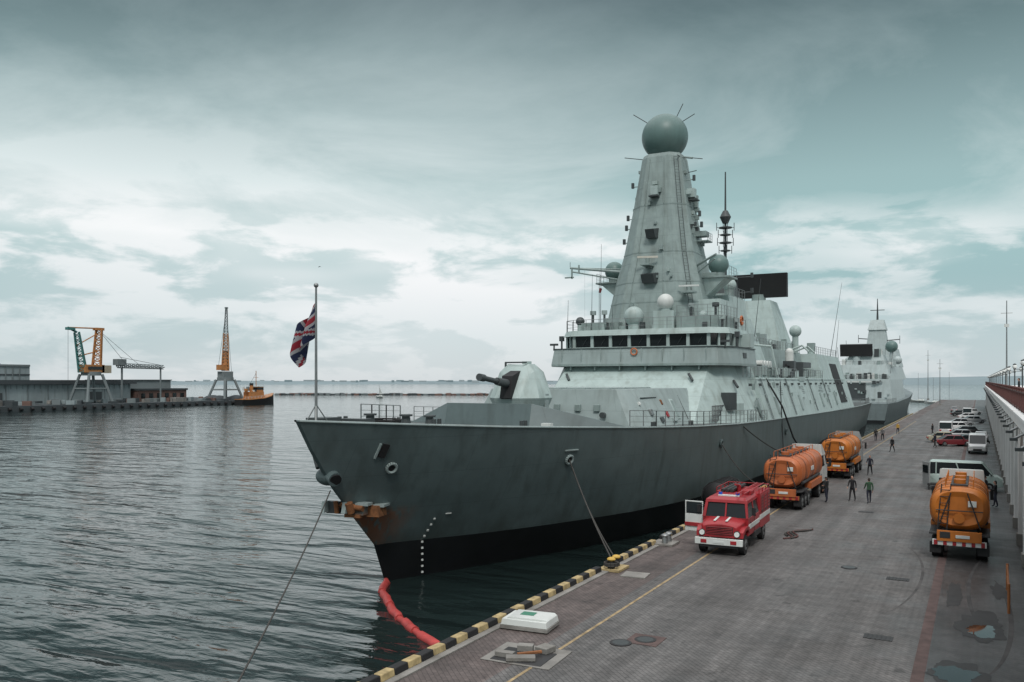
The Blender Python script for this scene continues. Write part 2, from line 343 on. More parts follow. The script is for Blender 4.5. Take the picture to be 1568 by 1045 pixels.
def yoko(y,z=.35,r=1.05,l=3.4):
    b.cyl((-16.3,y,z),(-16.3,y+l,z),r,blkM,n=20); b.sph((-16.3,y,z),r,blkM,sc=(1,.6,1)); b.sph((-16.3,y+l,z),r,blkM,sc=(1,.6,1))
    for k in range(7):
        q=y+l*k/6; b.tube([(-16.3+(r+.05)*math.cos(a),q,z+(r+.05)*math.sin(a)) for a in [i*.5236 for i in range(13)]],.06,chrM,n=4)
yoko(60); yoko(85); yoko(110); b.obj('ship_fender')

# ------------------------------------------------------------------ DESTROYER
ship=empty('naval_destroyer')
SM=Matrix.Translation((-28.1,30.3,0))
def SB():
    b=B(); b.M=SM; return b
zdeckT=[(0,6.68),(5,6.36),(10,6.07),(20,5.63),(30,5.26),(40,5.02),(50,4.85),(98,4.4),(152,4.2)]
stemT=[(-3.6,7.4),(-2.2,6.8),(-.1,5.9),(3.54,2.35),(5.2,1.0),(6.68,0)]
deckT=[(0,.12),(1,.85),(2,1.5),(5,3.25),(10,5.5),(15,7.3),(20,8.6),(25,9.6),(30,10.2),(40,10.7),(120,10.7),(152,9.4)]
bootT=[(0,.1),(1,.5),(2,1.05),(5.3,2.95),(9,4.7),(13.2,6.3),(18,7.9),(24.7,9.4),(32,10.1),(45,10.5),(110,10.5),(152,8.4)]
wlT=[(0,.08),(5,2.2),(13,5.3),(18,6.8),(25,8.5),(40,9.8),(60,10.1),(110,10.1),(152,8)]
def smooth(tb,x):
    return (lin(tb,x-1.0)+2*lin(tb,x)+lin(tb,x+1.0))/4 if x>1.2 else lin(tb,x)
def hull_t(s,z):
    zd=lin(zdeckT,s); f=min(1,max(0,(zd-z)/(zd+.1))); s0=lin(stemT,6.68-6.78*f); d=max(0,(s-s0))*152/(152-s0)
    return smooth(deckT,d)+(smooth(bootT,d)-smooth(deckT,d))*f**.8
ds=[0,.25,.6,1,1.5,2,3,4,5,6.5,8,10,12,14,16,18,20,22.5,25,28,31,35,40,46,55,70,90,110,125,138,152]
b=SB()
up=[0,.08,.2,.35,.5,.65,.8,.92,1]
rows=[]
for f in up:
    z0=6.68+(-.1-6.68)*f; s0=lin(stemT,z0); r=[]
    for d in ds:
        s=s0+(152-s0)*d/152; zd=lin(zdeckT,s); z=zd+(-.1-zd)*f
        r.append((smooth(deckT,d)+(smooth(bootT,d)-smooth(deckT,d))*f**.8,s,z))
    rows.append(r)
low=[]
for z,mx in ((-.1,0),(-1.2,.5),(-2.2,1),(-3.6,1.3)):
    s0=lin(stemT,z); low.append([(max(.05,smooth(bootT,d)+(smooth(wlT,d)-smooth(bootT,d))*mx),s0+(152-s0)*d/152,z) for d in ds])
def grid(rows,m,sg):
    n=len(rows[0]); vs=[(sg*p[0],p[1],p[2]) for r in rows for p in r]; fs=[]
    for i in range(len(rows)-1):
        for j in range(n-1): fs.append([i*n+j,i*n+j+1,(i+1)*n+j+1,(i+1)*n+j])
    b.add(vs,fs,m,True)
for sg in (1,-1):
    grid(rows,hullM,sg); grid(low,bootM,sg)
for rr,m in ((rows,hullM),(low,bootM)):
    for r0,r1 in zip(rr[:-1],rr[1:]):
        for j in (0,-1):
            a=r0[j];c=r1[j]; b.poly([a,(-a[0],a[1],a[2]),(-c[0],c[1],c[2]),c],m)
for j in range(len(ds)-1):
    a=rows[0][j];c=rows[0][j+1]
    b.poly([(a[0],a[1],a[2]-.02),(c[0],c[1],c[2]-.02),(-c[0],c[1],c[2]-.02),(-a[0],a[1],a[2]-.02)],deckM)
b.obj('hull',ship)
b=SB()
for sg in (1,-1):
    b.tube([(sg*p[0],p[1],p[2]+.02) for p in rows[0]],.06,sideM,n=6)
b.obj('gunwale',ship)
b=SB()
def plate(s,z,ws,wz,m,off=.02,th=.1,ang=0):
    t=hull_t(s,z); e=.3
    ts=Vector((hull_t(s+e,z)-hull_t(s-e,z),2*e,0)).normalized(); tz=Vector((hull_t(s,z+e)-hull_t(s,z-e),0,2*e)).normalized()
    n=ts.cross(tz).normalized()
    if n.x<0:n=-n
    a=ts*math.cos(ang)+tz*math.sin(ang); c=n.cross(a)
    P=Vector((t,s,z))+n*off
    cs=[P+a*(x*ws/2)+c*(y*wz/2) for x,y in ((-1,-1),(1,-1),(1,1),(-1,1))]
    b.loft([[q-n*th for q in cs],[q+n*.02 for q in cs]],m); return P,n,a,c
def ring(s,z,r,m,m2):
    P,n,a,c=plate(s,z,.05,.05,m2,off=.0)
    pts=[P+(a*math.cos(k*.3927)+c*math.sin(k*.3927))*r+n*.08 for k in range(17)]
    b.tube([tuple(q) for q in pts],.08,m,n=6)
    b.loft([[tuple(q) for q in pts[:-1]],[tuple(q-n*.35) for q in pts[:-1]]],m2)
plate(4.0,5.1,.38,.8,blkM,ang=-.25,off=.05,th=.2); plate(3.72,5.1,.1,.9,sideM,ang=-.25,off=.06)
ring(4.7,4.2,.26,sideM,blkM); ring(15.5,3.95,.26,sideM,blkM); ring(60,3.4,.28,hullM,blkM); ring(36,3.7,.25,hullM,blkM)
plate(15.5,4.5,1.1,.06,sideM,off=.05)
for k in range(10):
    z=1.1-k*.33; 
    if z>-2.1: plate(8.3,z,.11,.10,whtM,off=.03,th=.04)
plate(8.9,1.35,.35,.05,whtM,off=.02,th=.02)
b.sph((-.25,2.45,3.85),.62,hullM,n=20,k=12,sc=(1.1,.8,.75)); b.cyl((.1,2.3,3.9),(.52,2.1,3.75),.36,hullM,n=16); b.cyl((.5,2.12,3.77),(.56,2.08,3.73),.29,blkM,n=16)
b.cyl((-.9,2.2,4.9),(-.4,1.9,4.3),.12,dgM,n=8)
b.box((.0,4.05,2.05),(1.7,.75,.5),hullM,rz=.1); b.box((.95,4.75,1.95),(.75,1.0,.55),rustM,rz=.25,tx=.8); b.box((1.1,5.0,2.2),(.6,.9,.12),sideM,rz=.3)
b.box((-.75,3.5,2.15),(.75,.3,.6),dgM,rz=.2); b.cyl((-.9,3.5,2.3),(.9,3.75,2.15),.16,rustM,n=10)
b.box((-1.05,3.2,2.2),(.2,.6,.56),sideM,rz=.1,ty=.6); b.box((.1,3.4,2.2),(.24,.55,.55),sideM,rz=.1,ty=.5); b.cyl((.35,3.5,1.95),(.35,3.3,2.45),.2,rustM,n=10); b.cyl((-.4,3.3,1.9),(-.4,3.2,2.5),.12,rustM,n=10)
b.box((.75,4.0,2.35),(.7,.6,.14),sideM,rz=.25); b.box((.3,3.75,1.75),(.9,.3,.16),rustM,rz=.2)
b.obj('anchor_and_fairleads',ship)

b=SB(); zb=6.5
b.cyl((0,1.3,zb),(0,1.3,13.15),.075,metM,r2=.05,n=8); b.sph((0,1.3,13.2),.12,metM,n=10,k=6)
for dx,dy in ((-.35,.9),(.35,.9),(0,2.2)): b.cyl((dx,dy,zb),(0,1.3,zb+.95),.03,metM,n=5)
b.obj('jackstaff',ship)
blu=M('flag_blue',(.010,.016,.055),.8); fr=M('flag_red',(.24,.012,.025),.8); fw=M('flag_white',(.32,.32,.34),.8)
def jack(u,v):
    x=(u-.5)*60;y=(v-.5)*30
    if abs(x)<3 or abs(y)<3: return fr
    if abs(x)<5 or abs(y)<5: return fw
    d=abs(abs(x)-2*abs(y))/math.sqrt(5)
    return fr if d<1 else (fw if d<3 else blu)
b=SB(); nu,nv=44,24
def fp(i,j):
    u=i/nu;v=j/nv
    p=Vector((0,1.3,12.35))+Vector((0,0,-1.25*(1-v)))
    p+=Vector((-1.05*u,-.15*u,-1.45*u**.85-.25*u*u+ .34*u*(v-.5)))
    p+=Vector((.15*math.sin(9*u+4*v)*u**.5,.32*math.sin(8.5*u+5*v+.6)*min(1,u*4),.0))
    p.x-=.06
    return tuple(p)
for i in range(nu):
    for j in range(nv):
        b.add([fp(i,j),fp(i+1,j),fp(i+1,j+1),fp(i,j+1)],[[0,1,2,3]],jack((i+.5)/nu,(j+.5)/nv),True)
b.obj('union_flag',ship)

b=SB()
def wall(pts,th,m):
    for (t0,s0,z0),(t1,s1,z1) in zip(pts[:-1],pts[1:]):
        a=lin(zdeckT,s0)-.05;c=lin(zdeckT,s1)-.05
        b.loft([[(t0,s0,a),(t1,s1,c),(t1,s1+th,c),(t0,s0+th,a)],[(t0,s0+.35,max(z0,a+.02)),(t1,s1+.35,max(z1,c+.02)),(t1,s1+.35+th,max(z1,c+.02)),(t0,s0+.35+th,max(z0,a+.02))]],m)
wall([(-8.2,20.6,5.66),(-2.9,17,7.12),(3.4,17,7.12),(8.5,20.2,5.68)],.15,hullM)
for k in range(5):
    t=-2.6+k*1.4; b.box((t,17.9,6.3),(.07,.8,1.0),hullM)
b.rail([(-hull_t(s,9)+.15,s,lin(zdeckT,s)) for s in (12.5,14.5,17,19.5)],1.15,metM,r=.035)
b.rail([(hull_t(s,9)-.12,s,lin(zdeckT,s)) for s in (20.8,24,28,32,36,40,44,47)],1.1,metM,r=.028)
b.rail([(-hull_t(s,9)+.12,s,lin(zdeckT,s)) for s in (22,30,38,46)],1.1,metM,r=.028)
for t,s in ((-1.2,7),(1.2,7),(0,11)):
    z=lin(zdeckT,s); b.cyl((t,s,z),(t,s,z+.45),.28,dgM,r2=.22,n=12); b.cyl((t,s,z+.45),(t,s,z+.55),.36,dgM,n=12)
for t,s in ((2.5,8),(-2.3,6),(4.6,14),(-4.6,14),(8.4,26),(8.6,34)):
    z=lin(zdeckT,s)
    for q in (-.25,.25): b.cyl((t,s+q,z),(t,s+q,z+.35),.12,dgM,n=10)
b.tube([(-1.5+.9*math.cos(k*.6),9+.6*math.sin(k*.6),6.15+.01*k) for k in range(30)],.05,blkM)
b.box((-1.2,3.2,6.62),(1.1,1.4,.2),dgM); b.box((-.3,4.6,6.5),(1.6,.7,.25),dgM); b.box((5.9,14.5,6.0),(.6,.4,.2),whtM)
b.obj('foredeck_fittings',ship)

# gun turret : faceted housing
b=SB(); G=22.0
b.cyl((0,G,5.3),(0,G,5.95),1.75,dgM,n=28)
def gr(hw,f,a,c,z,zf=None): return [(-hw*c,G-f,z if zf is None else zf),(hw*c,G-f,z if zf is None else zf),(hw,G-f*.4,z),(hw,G+a*.6,z),(hw*c,G+a,z),(-hw*c,G+a,z),(-hw,G+a*.6,z),(-hw,G-f*.4,z)]
b.loft([gr(1.35,1.2,1.7,.6,5.9),gr(1.95,1.75,2.2,.5,7.4),gr(1.35,.75,1.9,.55,9.2,8.9),gr(.8,.3,1.4,.6,9.75,9.55)],supM)
b.loft([[(-.42,G-2.0,7.4),(.42,G-2.0,7.4),(.42,G-1.2,7.2),(-.42,G-1.2,7.2)],[(-.4,G-1.7,8.9),(.4,G-1.7,8.9),(.4,G-.4,9.3),(-.4,G-.4,9.3)]],blkM)
b.cyl((0,G-1.0,8.3),(0,G-3.1,8.55),.32,dgM,r2=.26,n=14); b.cyl((0,G-3.1,8.55),(0,17.0,8.78),.17,dgM,n=12); b.cyl((0,17.2,8.76),(0,16.6,8.82),.24,dgM,n=12)
b.box((-.2,G-.1,9.86),(1.7,.12,.1),dgM); b.box((-1.0,G-.1,9.6),(.12,.12,.5),dgM); b.box((.2,G+.8,9.85),(.5,.5,.2),supM)
b.box((1.85,G+.6,7.2),(.1,.5,1.0),sideM)
b.obj('gun_turret',ship,bevel=.015)

# VLS block, bridge block
b=SB()
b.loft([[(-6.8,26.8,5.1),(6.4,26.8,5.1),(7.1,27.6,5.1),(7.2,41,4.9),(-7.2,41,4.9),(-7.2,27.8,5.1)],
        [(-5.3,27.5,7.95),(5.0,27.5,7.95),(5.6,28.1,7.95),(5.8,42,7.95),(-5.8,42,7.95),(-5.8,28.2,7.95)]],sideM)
for i in range(6):
    for j in range(4): b.box((-3+2*j,30+1.6*i,7.99),(1.4,1.3,.12),sideM)
def sidebox(s,z,w,h,m,t=None,d=.12):
    f=(z-5.1)/2.85; tt=7.1+(5.7-7.1)*f if t is None else t
    b.box((tt+.02,s,z),(d,w,h),m,ry=-.45)
sidebox(36.3,6.3,.8,1.75,supM); sidebox(36.3,6.3,.6,1.5,mastM,d=.16); sidebox(33.9,6.9,.35,.45,rustM); sidebox(33.9,5.95,.4,.5,redM,d=.25); sidebox(30.5,6.2,.5,.5,metM,d=.3); sidebox(29,6.9,.25,.25,whtM,d=.2)
sidebox(31.5,7.3,3.5,.06,dgM,d=.1); sidebox(38.6,6.4,.1,2.2,dgM,d=.1); sidebox(32.2,5.6,.6,.4,dgM,d=.3); sidebox(35,5.5,.9,.35,sideM,d=.35)
for t in (2.2,3.7,-2,.5): b.box((t,27.05,6.6),(.45,.25,.5),mastM)
b.cyl((4.3,26.9,6.1),(4.3,26.6,6.1),.22,dgM,n=12)
b.loft([[(-10.4,46,4.8),(-7.4,38.6,5.0),(7.4,38.6,5.0),(10.4,46,4.8),(10.6,64,4.75),(-10.6,64,4.75)],
        [(-8.1,46.6,10.0),(-6.9,44.8,10.0),(6.9,44.8,10.0),(8.1,46.6,10.0),(8.3,64,10.0),(-8.3,64,10.0)]],supM)
b.slab(9.95,10.15,[(-9.2,46.2),(-8.1,43.7),(8.1,43.7),(9.2,46.2),(9.2,53.5),(-9.2,53.5)],None,mastM)
b.slab(10.15,11.6,[(-9.2,46.2),(-8.1,43.7),(8.1,43.7),(9.2,46.2),(9.2,53.5),(-9.2,53.5)],[(-9.0,46.4),(-7.9,43.95),(7.9,43.95),(9.0,46.4),(9.0,53.5),(-9.0,53.5)],sideM)
b.slab(11.6,11.66,[(-9.1,46.3),(-8.0,43.85),(8.0,43.85),(9.1,46.3),(9.1,53.6),(-9.1,53.6)],None,dgM)
for k in range(8): b.box((-7+2*k,43.76,10.9),(.06,.08,1.3),mastM)
b.box((9.12,49,10.9),(.1,1.2,.5),dgM)
# brackets beneath the balcony
for k in range(6): b.box((-6.2+2.5*k,44.3,9.75),(.12,.8,.35),mastM)
b.obj('forward_superstructure',ship,bevel=.04)

b=SB()
def octo(hw,f,a,ch=1.4): return [(-hw,f+ch),(-hw+ch,f),(hw-ch,f),(hw,f+ch),(hw,a),(-hw,a)]
b.slab(11.5,11.8,octo(8.15,45.7,54),None,supM)
b.slab(11.8,12.92,octo(7.95,45.95,53.8),octo(8.05,45.8,53.9),glsM)
b.slab(12.9,13.45,octo(8.3,45.5,54.2),octo(8.1,45.7,54),supM)
fr_=45.85
for k in range(8):
    t=-6.65+1.9*k; b.box((t,fr_-.02,12.36),(.30,.2,1.14),supM)
for sg in (1,-1):
    b.box((sg*8.03,47.25,12.36),(.2,.4,1.14),supM)
    for s in (49.3,51.3,53.6): b.box((sg*8.05,s,12.36),(.18,.4,1.14),supM)
    b.box((sg*7.36,46.55,12.36),(.2,.22,1.14),supM,rz=sg*.78)
for k in range(7): b.cyl((-5.7+1.9*k,45.72,12.0),(-5.3+1.9*k,45.72,12.6),.02,dgM,n=4)
b.tube([(.3+.3*math.cos(k*.5236),43.72,11.25+.3*math.sin(k*.5236)) for k in range(13)],.07,orgM,n=6)
b.tube([(8.6,50+.4*math.cos(k*.5),14.2+.4*math.sin(k*.5)) for k in range(13)],.1,orgM,n=6)
b.rail([(-8,54,13.45),(-8,47,13.45),(-6.8,45.9,13.45),(6.8,45.9,13.45),(8,47,13.45),(8,54,13.45)],1.05,metM,r=.03,sp=1.3)
b.obj('bridge',ship,bevel=.03)

MS=53.4
b=SB()
def octr(a,z,ch=.58): return [(x*a,MS+y*a,z) for x,y in ((-1,-ch),(-ch,-1),(ch,-1),(1,-ch),(1,ch),(ch,1),(-ch,1),(-1,ch))]
b.loft([octr(5.3,13.4),octr(4.75,16.2),octr(4.35,18.2),octr(3.6,21.2),octr(2.75,26),octr(2.0,31.0)],mastM)
b.loft([octr(2.0,31.0),octr(1.85,31.35)],mastM)
b.cyl((0,MS,31.3),(0,MS,31.7),1.35,dgM,n=24); b.sph((0,MS,33.35),2.33,domeM,n=40,k=24)
for p,q in (((-1.6,MS,34.9),(-3.2,MS-.5,36)),((1.2,MS,35.2),(1.9,MS,36.5)),((1.6,MS,34.6),(3.1,MS,35.3)),((-2,MS,31.3),(-4.2,MS-.4,31.7)),((2,MS,31.1),(3.9,MS,30.7)),((2,MS,31),(1.9,MS-1.9,30.9)),((2.4,MS,29.5),(3.3,MS,29.6))):
    b.cyl(p,q,.045,dgM,n=5)
b.cyl((2,MS,31.1),(2.9,MS,30.9),.1,mastM,n=6)
def am(z): return lin([(13.4,5.3),(16.2,4.75),(18.2,4.35),(21.2,3.6),(26,2.75),(31,2.0)],z)
def mbox(side,o,z,w,h,d,m):
    a=am(z)
    if side=='f': b.box((o,MS-a-d/2+.1,z),(w,d,h),m)
    if side=='p': b.box((a+d/2-.1,MS+o,z),(d,w,h),m)
    if side=='s': b.box((-a-d/2+.1,MS+o,z),(d,w,h),m)
mbox('f',-.1,27.4,.75,.9,.7,supM); mbox('f',-.1,28.2,.5,.35,.5,supM); mbox('f',-.1,26.8,.9,.12,.9,dgM)
mbox('p',-.3,27.3,.8,.9,.8,supM); mbox('p',-.3,26.6,1.0,.12,1.0,dgM); mbox('p',1,26.7,.4,1.2,.6,mastM); mbox('s',0,27,.5,1.0,.6,mastM); mbox('s',.2,25.7,.3,.8,.5,dgM)
for (o,z,w_) in ((-.1,23.1,1.1),(0.0,18.6,1.5)):
    a=am(z); b.loft([[(o-w_/2,MS-a+.1,z+.5),(o+w_/2,MS-a+.1,z+.5),(o+w_/2,MS-a+.1,z-.5),(o-w_/2,MS-a+.1,z-.5)],[(o-w_*.42,MS-a-1.2,z+.25),(o+w_*.42,MS-a-1.2,z+.25),(o+w_*.42,MS-a-.7,z-.55),(o-w_*.42,MS-a-.7,z-.55)]],dgM)
mbox('p',.2,23.2,1.2,.5,1.2,mastM); mbox('p',.2,23.7,.4,.5,.4,dgM); mbox('p',0,18.9,1.4,.7,1.4,mastM)
for z in (16.2,18.2,21.2,26): b.loft([octr(am(z)+.03,z-.05),octr(am(z)+.03,z+.05)],mastM,cap=False)
for z0_,z1_ in ((13.6,18.1),(18.3,21.1),(21.3,25.9),(26.1,30.8)):
    b.ladder((am(z0_)*.79+.1,MS-am(z0_)*.79-.1,z0_),(am(z1_)*.79+.1,MS-am(z1_)*.79-.1,z1_),.45,dgM,side=(.7,.7,0))
    for q in (.3,-.42): b.cyl((am(z0_)*q,MS-am(z0_)-.06,z0_),(am(z1_)*q,MS-am(z1_)-.06,z1_),.045,mastM,n=5)
b.cyl((-.2,MS-4.6,19.9),(-.2,MS-4.6,20.5),.2,mastM,n=10); mbox('f',-.2,19.8,.9,.15,1.6,mastM); b.box((-.2,MS-4.6,20.6),(2.0,.2,.2),M('radar_bar_white',(.5,.48,.42),.4),rz=.35)
b.cyl((3.9,MS-4.6,16.9),(3.9,MS-4.6,17.5),.16,mastM,n=10); b.box((3.9,MS-4.6,17.0),(1.2,1.2,.2),mastM); b.box((3.9,MS-4.6,17.6),(1.9,.16,.16),whtM,rz=.2)
for sg in (1,-1):
    b.loft([[(sg*3.6,MS-.9,16.6),(sg*4.2,MS-.9,16.6),(sg*4.2,MS+.9,16.6),(sg*3.6,MS+.9,16.6)],[(sg*3.6,MS-1.3,18.6),(sg*6.5,MS-1.3,18.6),(sg*6.5,MS+1.3,18.6),(sg*3.6,MS+1.3,18.6)]],supM)
    b.box((sg*5.4,MS,18.7),(3.2,3.0,.16),mastM); b.cyl((sg*5.5,MS,18.7),(sg*5.5,MS,19.4),.6,mastM,n=14)
    b.sph((sg*5.5,MS,20.05),1.0,domeM,n=20,k=12)
    b.rail([(sg*6.9,MS-1.4,18.8),(sg*6.9,MS+1.4,18.8)],.9,metM,sp=.9)
    ys=MS-1.6
    end=Vector((sg*9.4,MS-2.6,20.35)) if sg<0 else Vector((sg*6.2,MS-3.4,20.6))
    b.cyl((sg*3.2,ys,19.6),end,.15,mastM,r2=.11,n=8); b.cyl((sg*3.2,ys,18.7),end*.98+Vector((0,1,0)),.08,mastM,n=6)
    b.cyl((sg*3.4,ys+.6,20.0),end,.07,mastM,n=6)
    if sg<0:
        b.box(end+Vector((.2,0,-.6)),(.14,.14,1.1),mastM); b.box(end+Vector((-.1,0,-1.0)),(1.0,.14,.14),mastM); b.box(end+Vector((1.0,0,-.2)),(.14,.14,.9),mastM); b.cyl(end,end+Vector((0,0,.6)),.03,dgM,n=4)
        for q in (.25,.5,.75): 
            pp=Vector((sg*3.2,ys,19.6)).lerp(end,q); b.cyl(pp,pp+Vector((0,0,-5.5)),.012,dgM,n=3)
b.box((3.9,MS+.5,22.5),(1.3,1.6,.1),mastM); b.rail([(4.5,MS-.3,22.5),(4.5,MS+1.3,22.5)],.8,metM,sp=.6)
for k in range(34):
    z=rnd.uniform(14.5,30); sd_=rnd.choice('fpps'); o=rnd.uniform(-.5,.5)*am(z); mbox(sd_,o,z,rnd.uniform(.2,.5),rnd.uniform(.2,.6),rnd.uniform(.25,.6),rnd.choice([mastM,mastM,dgM,supM]))
for sg,zs in ((-1,(28.5,25.2,24.2,22.8)),(1,(28.6,25,23.9))):
    for z in zs:
        a=am(z); b.cyl((sg*a,MS-.6,z),(sg*(a+.8),MS-.6,z),.05,mastM,n=5); b.box((sg*(a+.85),MS-.6,z+.15),(.25,.25,.55),dgM)
b.slab(13.4,17.2,[(2,55),(6.6,55),(6.6,62),(2,62)],[(2,55.2),(6.0,55.2),(6.0,62),(2,62)],supM)
b.rail([(6.0,55.2,17.2),(6.0,62,17.2)],1.0,metM,sp=1.2)
b.cyl((5.4,58,17.2),(5.4,58,18),.5,mastM,n=12); b.sph((5.4,58,18.5),.7,supM,n=16,k=8)
b.obj('radar_mast',ship,bevel=.02)

b=SB()
def dome(t,s,z,r,m,ph=.6):
    b.cyl((t,s,z),(t,s,z+ph),r*.6,supM,n=14); b.sph((t,s,z+ph+r*.7),r,m,n=20,k=12)
dome(2.0,47.6,15.2,.78,whtM,.3); b.slab(13.4,15.2,[(1,47),(3,47),(3,49.5),(1,49.5)],None,supM)
dome(-1.0,47.2,13.5,.95,supM,.6)
dome(-7,48,13.5,.45,dgM,.7); dome(5.6,47.6,13.5,.4,supM,.9)
b.slab(13.4,14.6,[(3.3,46.9),(7.2,46.9),(7.4,53),(3.3,53)],None,mastM); b.slab(13.4,14.3,[(-6,47.2),(-2.6,47.2),(-2.6,53),(-6,53)],None,mastM)
b.slab(13.4,16.4,[(4,50),(7,50),(7,57),(4,57)],[(4,50.3),(6.5,50.3),(6.5,57),(4,57)],supM)
b.rail([(3.3,47,14.6),(7.2,47,14.6),(7.4,53,14.6)],1.0,metM,sp=1.0)
for t,s,z in ((6.8,47.6,14.6),(4.6,47.3,14.6),(-4.3,47.8,14.3),(-5.6,48,14.3),(7.6,52,13.4),(-7.8,52,13.4),(-3.4,46.4,13.4),(7.6,46.9,13.4)):
    b.cyl((t,s,z),(t,s,z+.8),.12,dgM,n=8); b.box((t,s,z+1.0),(.5,.4,.4),rnd.choice([dgM,supM,sideM]),rz=rnd.random())
for t,s,z,h in ((-7.9,46.9,13.4,3.2),(7.9,47,13.4,2.4),(-3,46.5,13.4,2.3),(-5,46.2,13.4,5.5),(6.9,55,13.4,6),(-4.6,47.5,14,8)):
    b.cyl((t,s,z),(t+.1,s,z+h),.035,dgM,r2=.015,n=5)
b.box((-4.4,47,17.4),(.05,.5,.45),redM,ry=.3); b.cyl((-4.4,46.7,13.4),(-4.4,46.7,18.6),.02,dgM,n=4)
for sg in (1,-1):
    b.box((sg*8.6,52.3,12.4),(.9,1.6,1.3),supM); b.cyl((sg*8.8,47.5,11.6),(sg*8.8,47.5,12.6),.1,dgM,n=8); b.box((sg*8.8,47.5,12.8),(.4,.4,.5),dgM)
    b.cyl((sg*8.4,44.9,11.5),(sg*8.4,44.9,12.1),.08,dgM,n=8); b.box((sg*8.4,44.9,12.1),(.8,.25,.2),dgM)
for k in range(46):
    t=rnd.uniform(-6.5,7); s=rnd.uniform(46.6,49); z=13.45; b.box((t,s,z+.25),(rnd.uniform(.2,.7),rnd.uniform(.2,.5),rnd.uniform(.3,1.2)),rnd.choice([supM,sideM,dgM,mastM,mastM]))
b.obj('bridge_top_equipment',ship)

b=SB()
b.loft([[(-10.65,62,4.7),(10.65,62,4.7),(10.65,88,4.55),(10.5,116,4.4),(-10.5,116,4.4),(-10.65,88,4.55)],
        [(-9.3,62,8.9),(9.3,62,8.9),(9.3,88,8.9),(9.2,116,8.9),(-9.2,116,8.9),(-9.3,88,8.9)]],supM)
b.loft([[(-10.6,52,4.75),(10.6,52,4.75),(10.67,63,4.7),(-10.67,63,4.7)],[(-9.3,52.5,8.9),(9.3,52.5,8.9),(9.3,63,8.9),(-9.3,63,8.9)]],supM)
b.slab(8.9,12.4,[(-7,60),(7,60),(7,92),(-7,92)],[(-6.4,60),(6.4,60),(6.4,92),(-6.4,92)],mastM)
b.slab(8.88,12.3,[(-9.25,93),(9.25,93),(9.15,116),(-9.15,116)],[(-8.2,93.5),(8.2,93.5),(8.2,115),(-8.2,115)],supM)
b.box((9.35,106,8.2),(.3,6.5,6.0),blkM,ry=-.3)
b.slab(10,15.5,[(-7.2,58),(7.2,58),(7.2,68),(-7.2,68)],[(-5.5,58.5),(5.5,58.5),(5.5,67),(-5.5,67)],supM)
b.loft([[(-3.6,66,12.3),(3.6,66,12.3),(3.6,76,12.3),(-3.6,76,12.3)],[(-2.7,67,18.6),(2.7,67,18.6),(2.7,75,18.6),(-2.7,75,18.6)]],mastM)
b.loft([[(-2.5,67.5,18.6),(2.5,67.5,18.6),(2.5,74.5,18.6),(-2.5,74.5,18.6)],[(-2.1,68,20.6),(2.1,68,20.6),(2.1,74,20.6),(-2.1,74,20.6)]],dgM)
for t in (-1,1): b.cyl((t,70,20.4),(t,70.6,21.6),.7,dgM,n=14)
b.cyl((0,77,12),(0,77,34.9),.28,dgM,r2=.08,n=10)
b.cyl((0,77,28.4),(0,77,29.2),.35,dgM,r2=.7,n=12); b.cyl((0,77,29.2),(0,77,30.0),.7,dgM,r2=.3,n=12)
for z,r in ((27.8,1.1),(26.9,.9),(25.9,1.0),(24.9,.8)):
    b.cyl((0,77,z),(0,77,z+.12),r*.75,dgM,n=12)
    for a in range(4): b.cyl((0,77,z),(r*math.cos(a*1.57+.5),77+r*math.sin(a*1.57+.5),z+.1),.04,dgM,n=4); b.cyl((r*math.cos(a*1.57+.5),77+r*math.sin(a*1.57+.5),z-.3),(r*math.cos(a*1.57+.5),77+r*math.sin(a*1.57+.5),z+.7),.05,dgM,n=4)
for z in (21.5,19.6): b.cyl((-2.5,77,z),(3.5,77,z),.07,dgM,n=5); b.box((3.3,77,z+.2),(.3,.3,.6),dgM)
b.loft([[(-4.2,91,12.3),(4.2,91,12.3),(4.2,101,12.3),(-4.2,101,12.3)],[(-2.1,93,20.0),(2.1,93,20.0),(2.1,98,20.0),(-2.1,98,20.0)]],supM)
b.cyl((0,95.5,20),(0,95.5,21),1.0,mastM,n=16)
b.loft([[(-4.0,95.0,20.6),(4.0,95.0,20.6),(4.0,96.2,20.6),(-4.0,96.2,20.6)],[(-4.2,94.2,23.9),(4.2,94.2,23.9),(4.2,95.0,23.9),(-4.2,95.0,23.9)]],blkM)
b.box((0,96.6,22),(1.4,2.2,2.0),dgM)
def phal(t,s,z):
    b.cyl((t,s,z),(t,s,z+.7),1.1,supM,n=16); b.box((t,s,z+1.3),(1.3,1.2,1.3),dgM); b.cyl((t,s,z+1.9),(t,s,z+3.0),.5,whtM,n=16); b.sph((t,s,z+3.0),.5,whtM,n=16,k=6,z0=0); b.cyl((t,s-.4,z+1.3),(t,s-2,z+1.4),.16,blkM,n=8)
for sg in (1,-1): phal(sg*8,76,9.0)
b.box((8.2,76,8.8),(2.6,3.2,.5),supM)
for k,(s,z) in enumerate(((56,9.2),(59,9.3),(64,9.2),(70,9.2),(83,9.2),(88,9.3))):
    b.box((8.2,s,z+.35),(1.2,1.6,1.0),rnd.choice([supM,sideM,mastM]))
for k in range(4):
    b.cyl((7.6,59+k*1.3,10.3),(8.6,59+k*1.3,10.3),.38,whtM,n=14)
b.loft([[(7.3,80,10.2),(8.9,80,10.2),(8.9,80,10.9),(7.3,80,10.9)],[(7.2,85,10.2),(9,85,10.2),(9,85,10.9),(7.2,85,10.9)],[(7.9,87,10.7),(8.3,87,10.7),(8.3,87,11),(7.9,87,11)]],dgM)
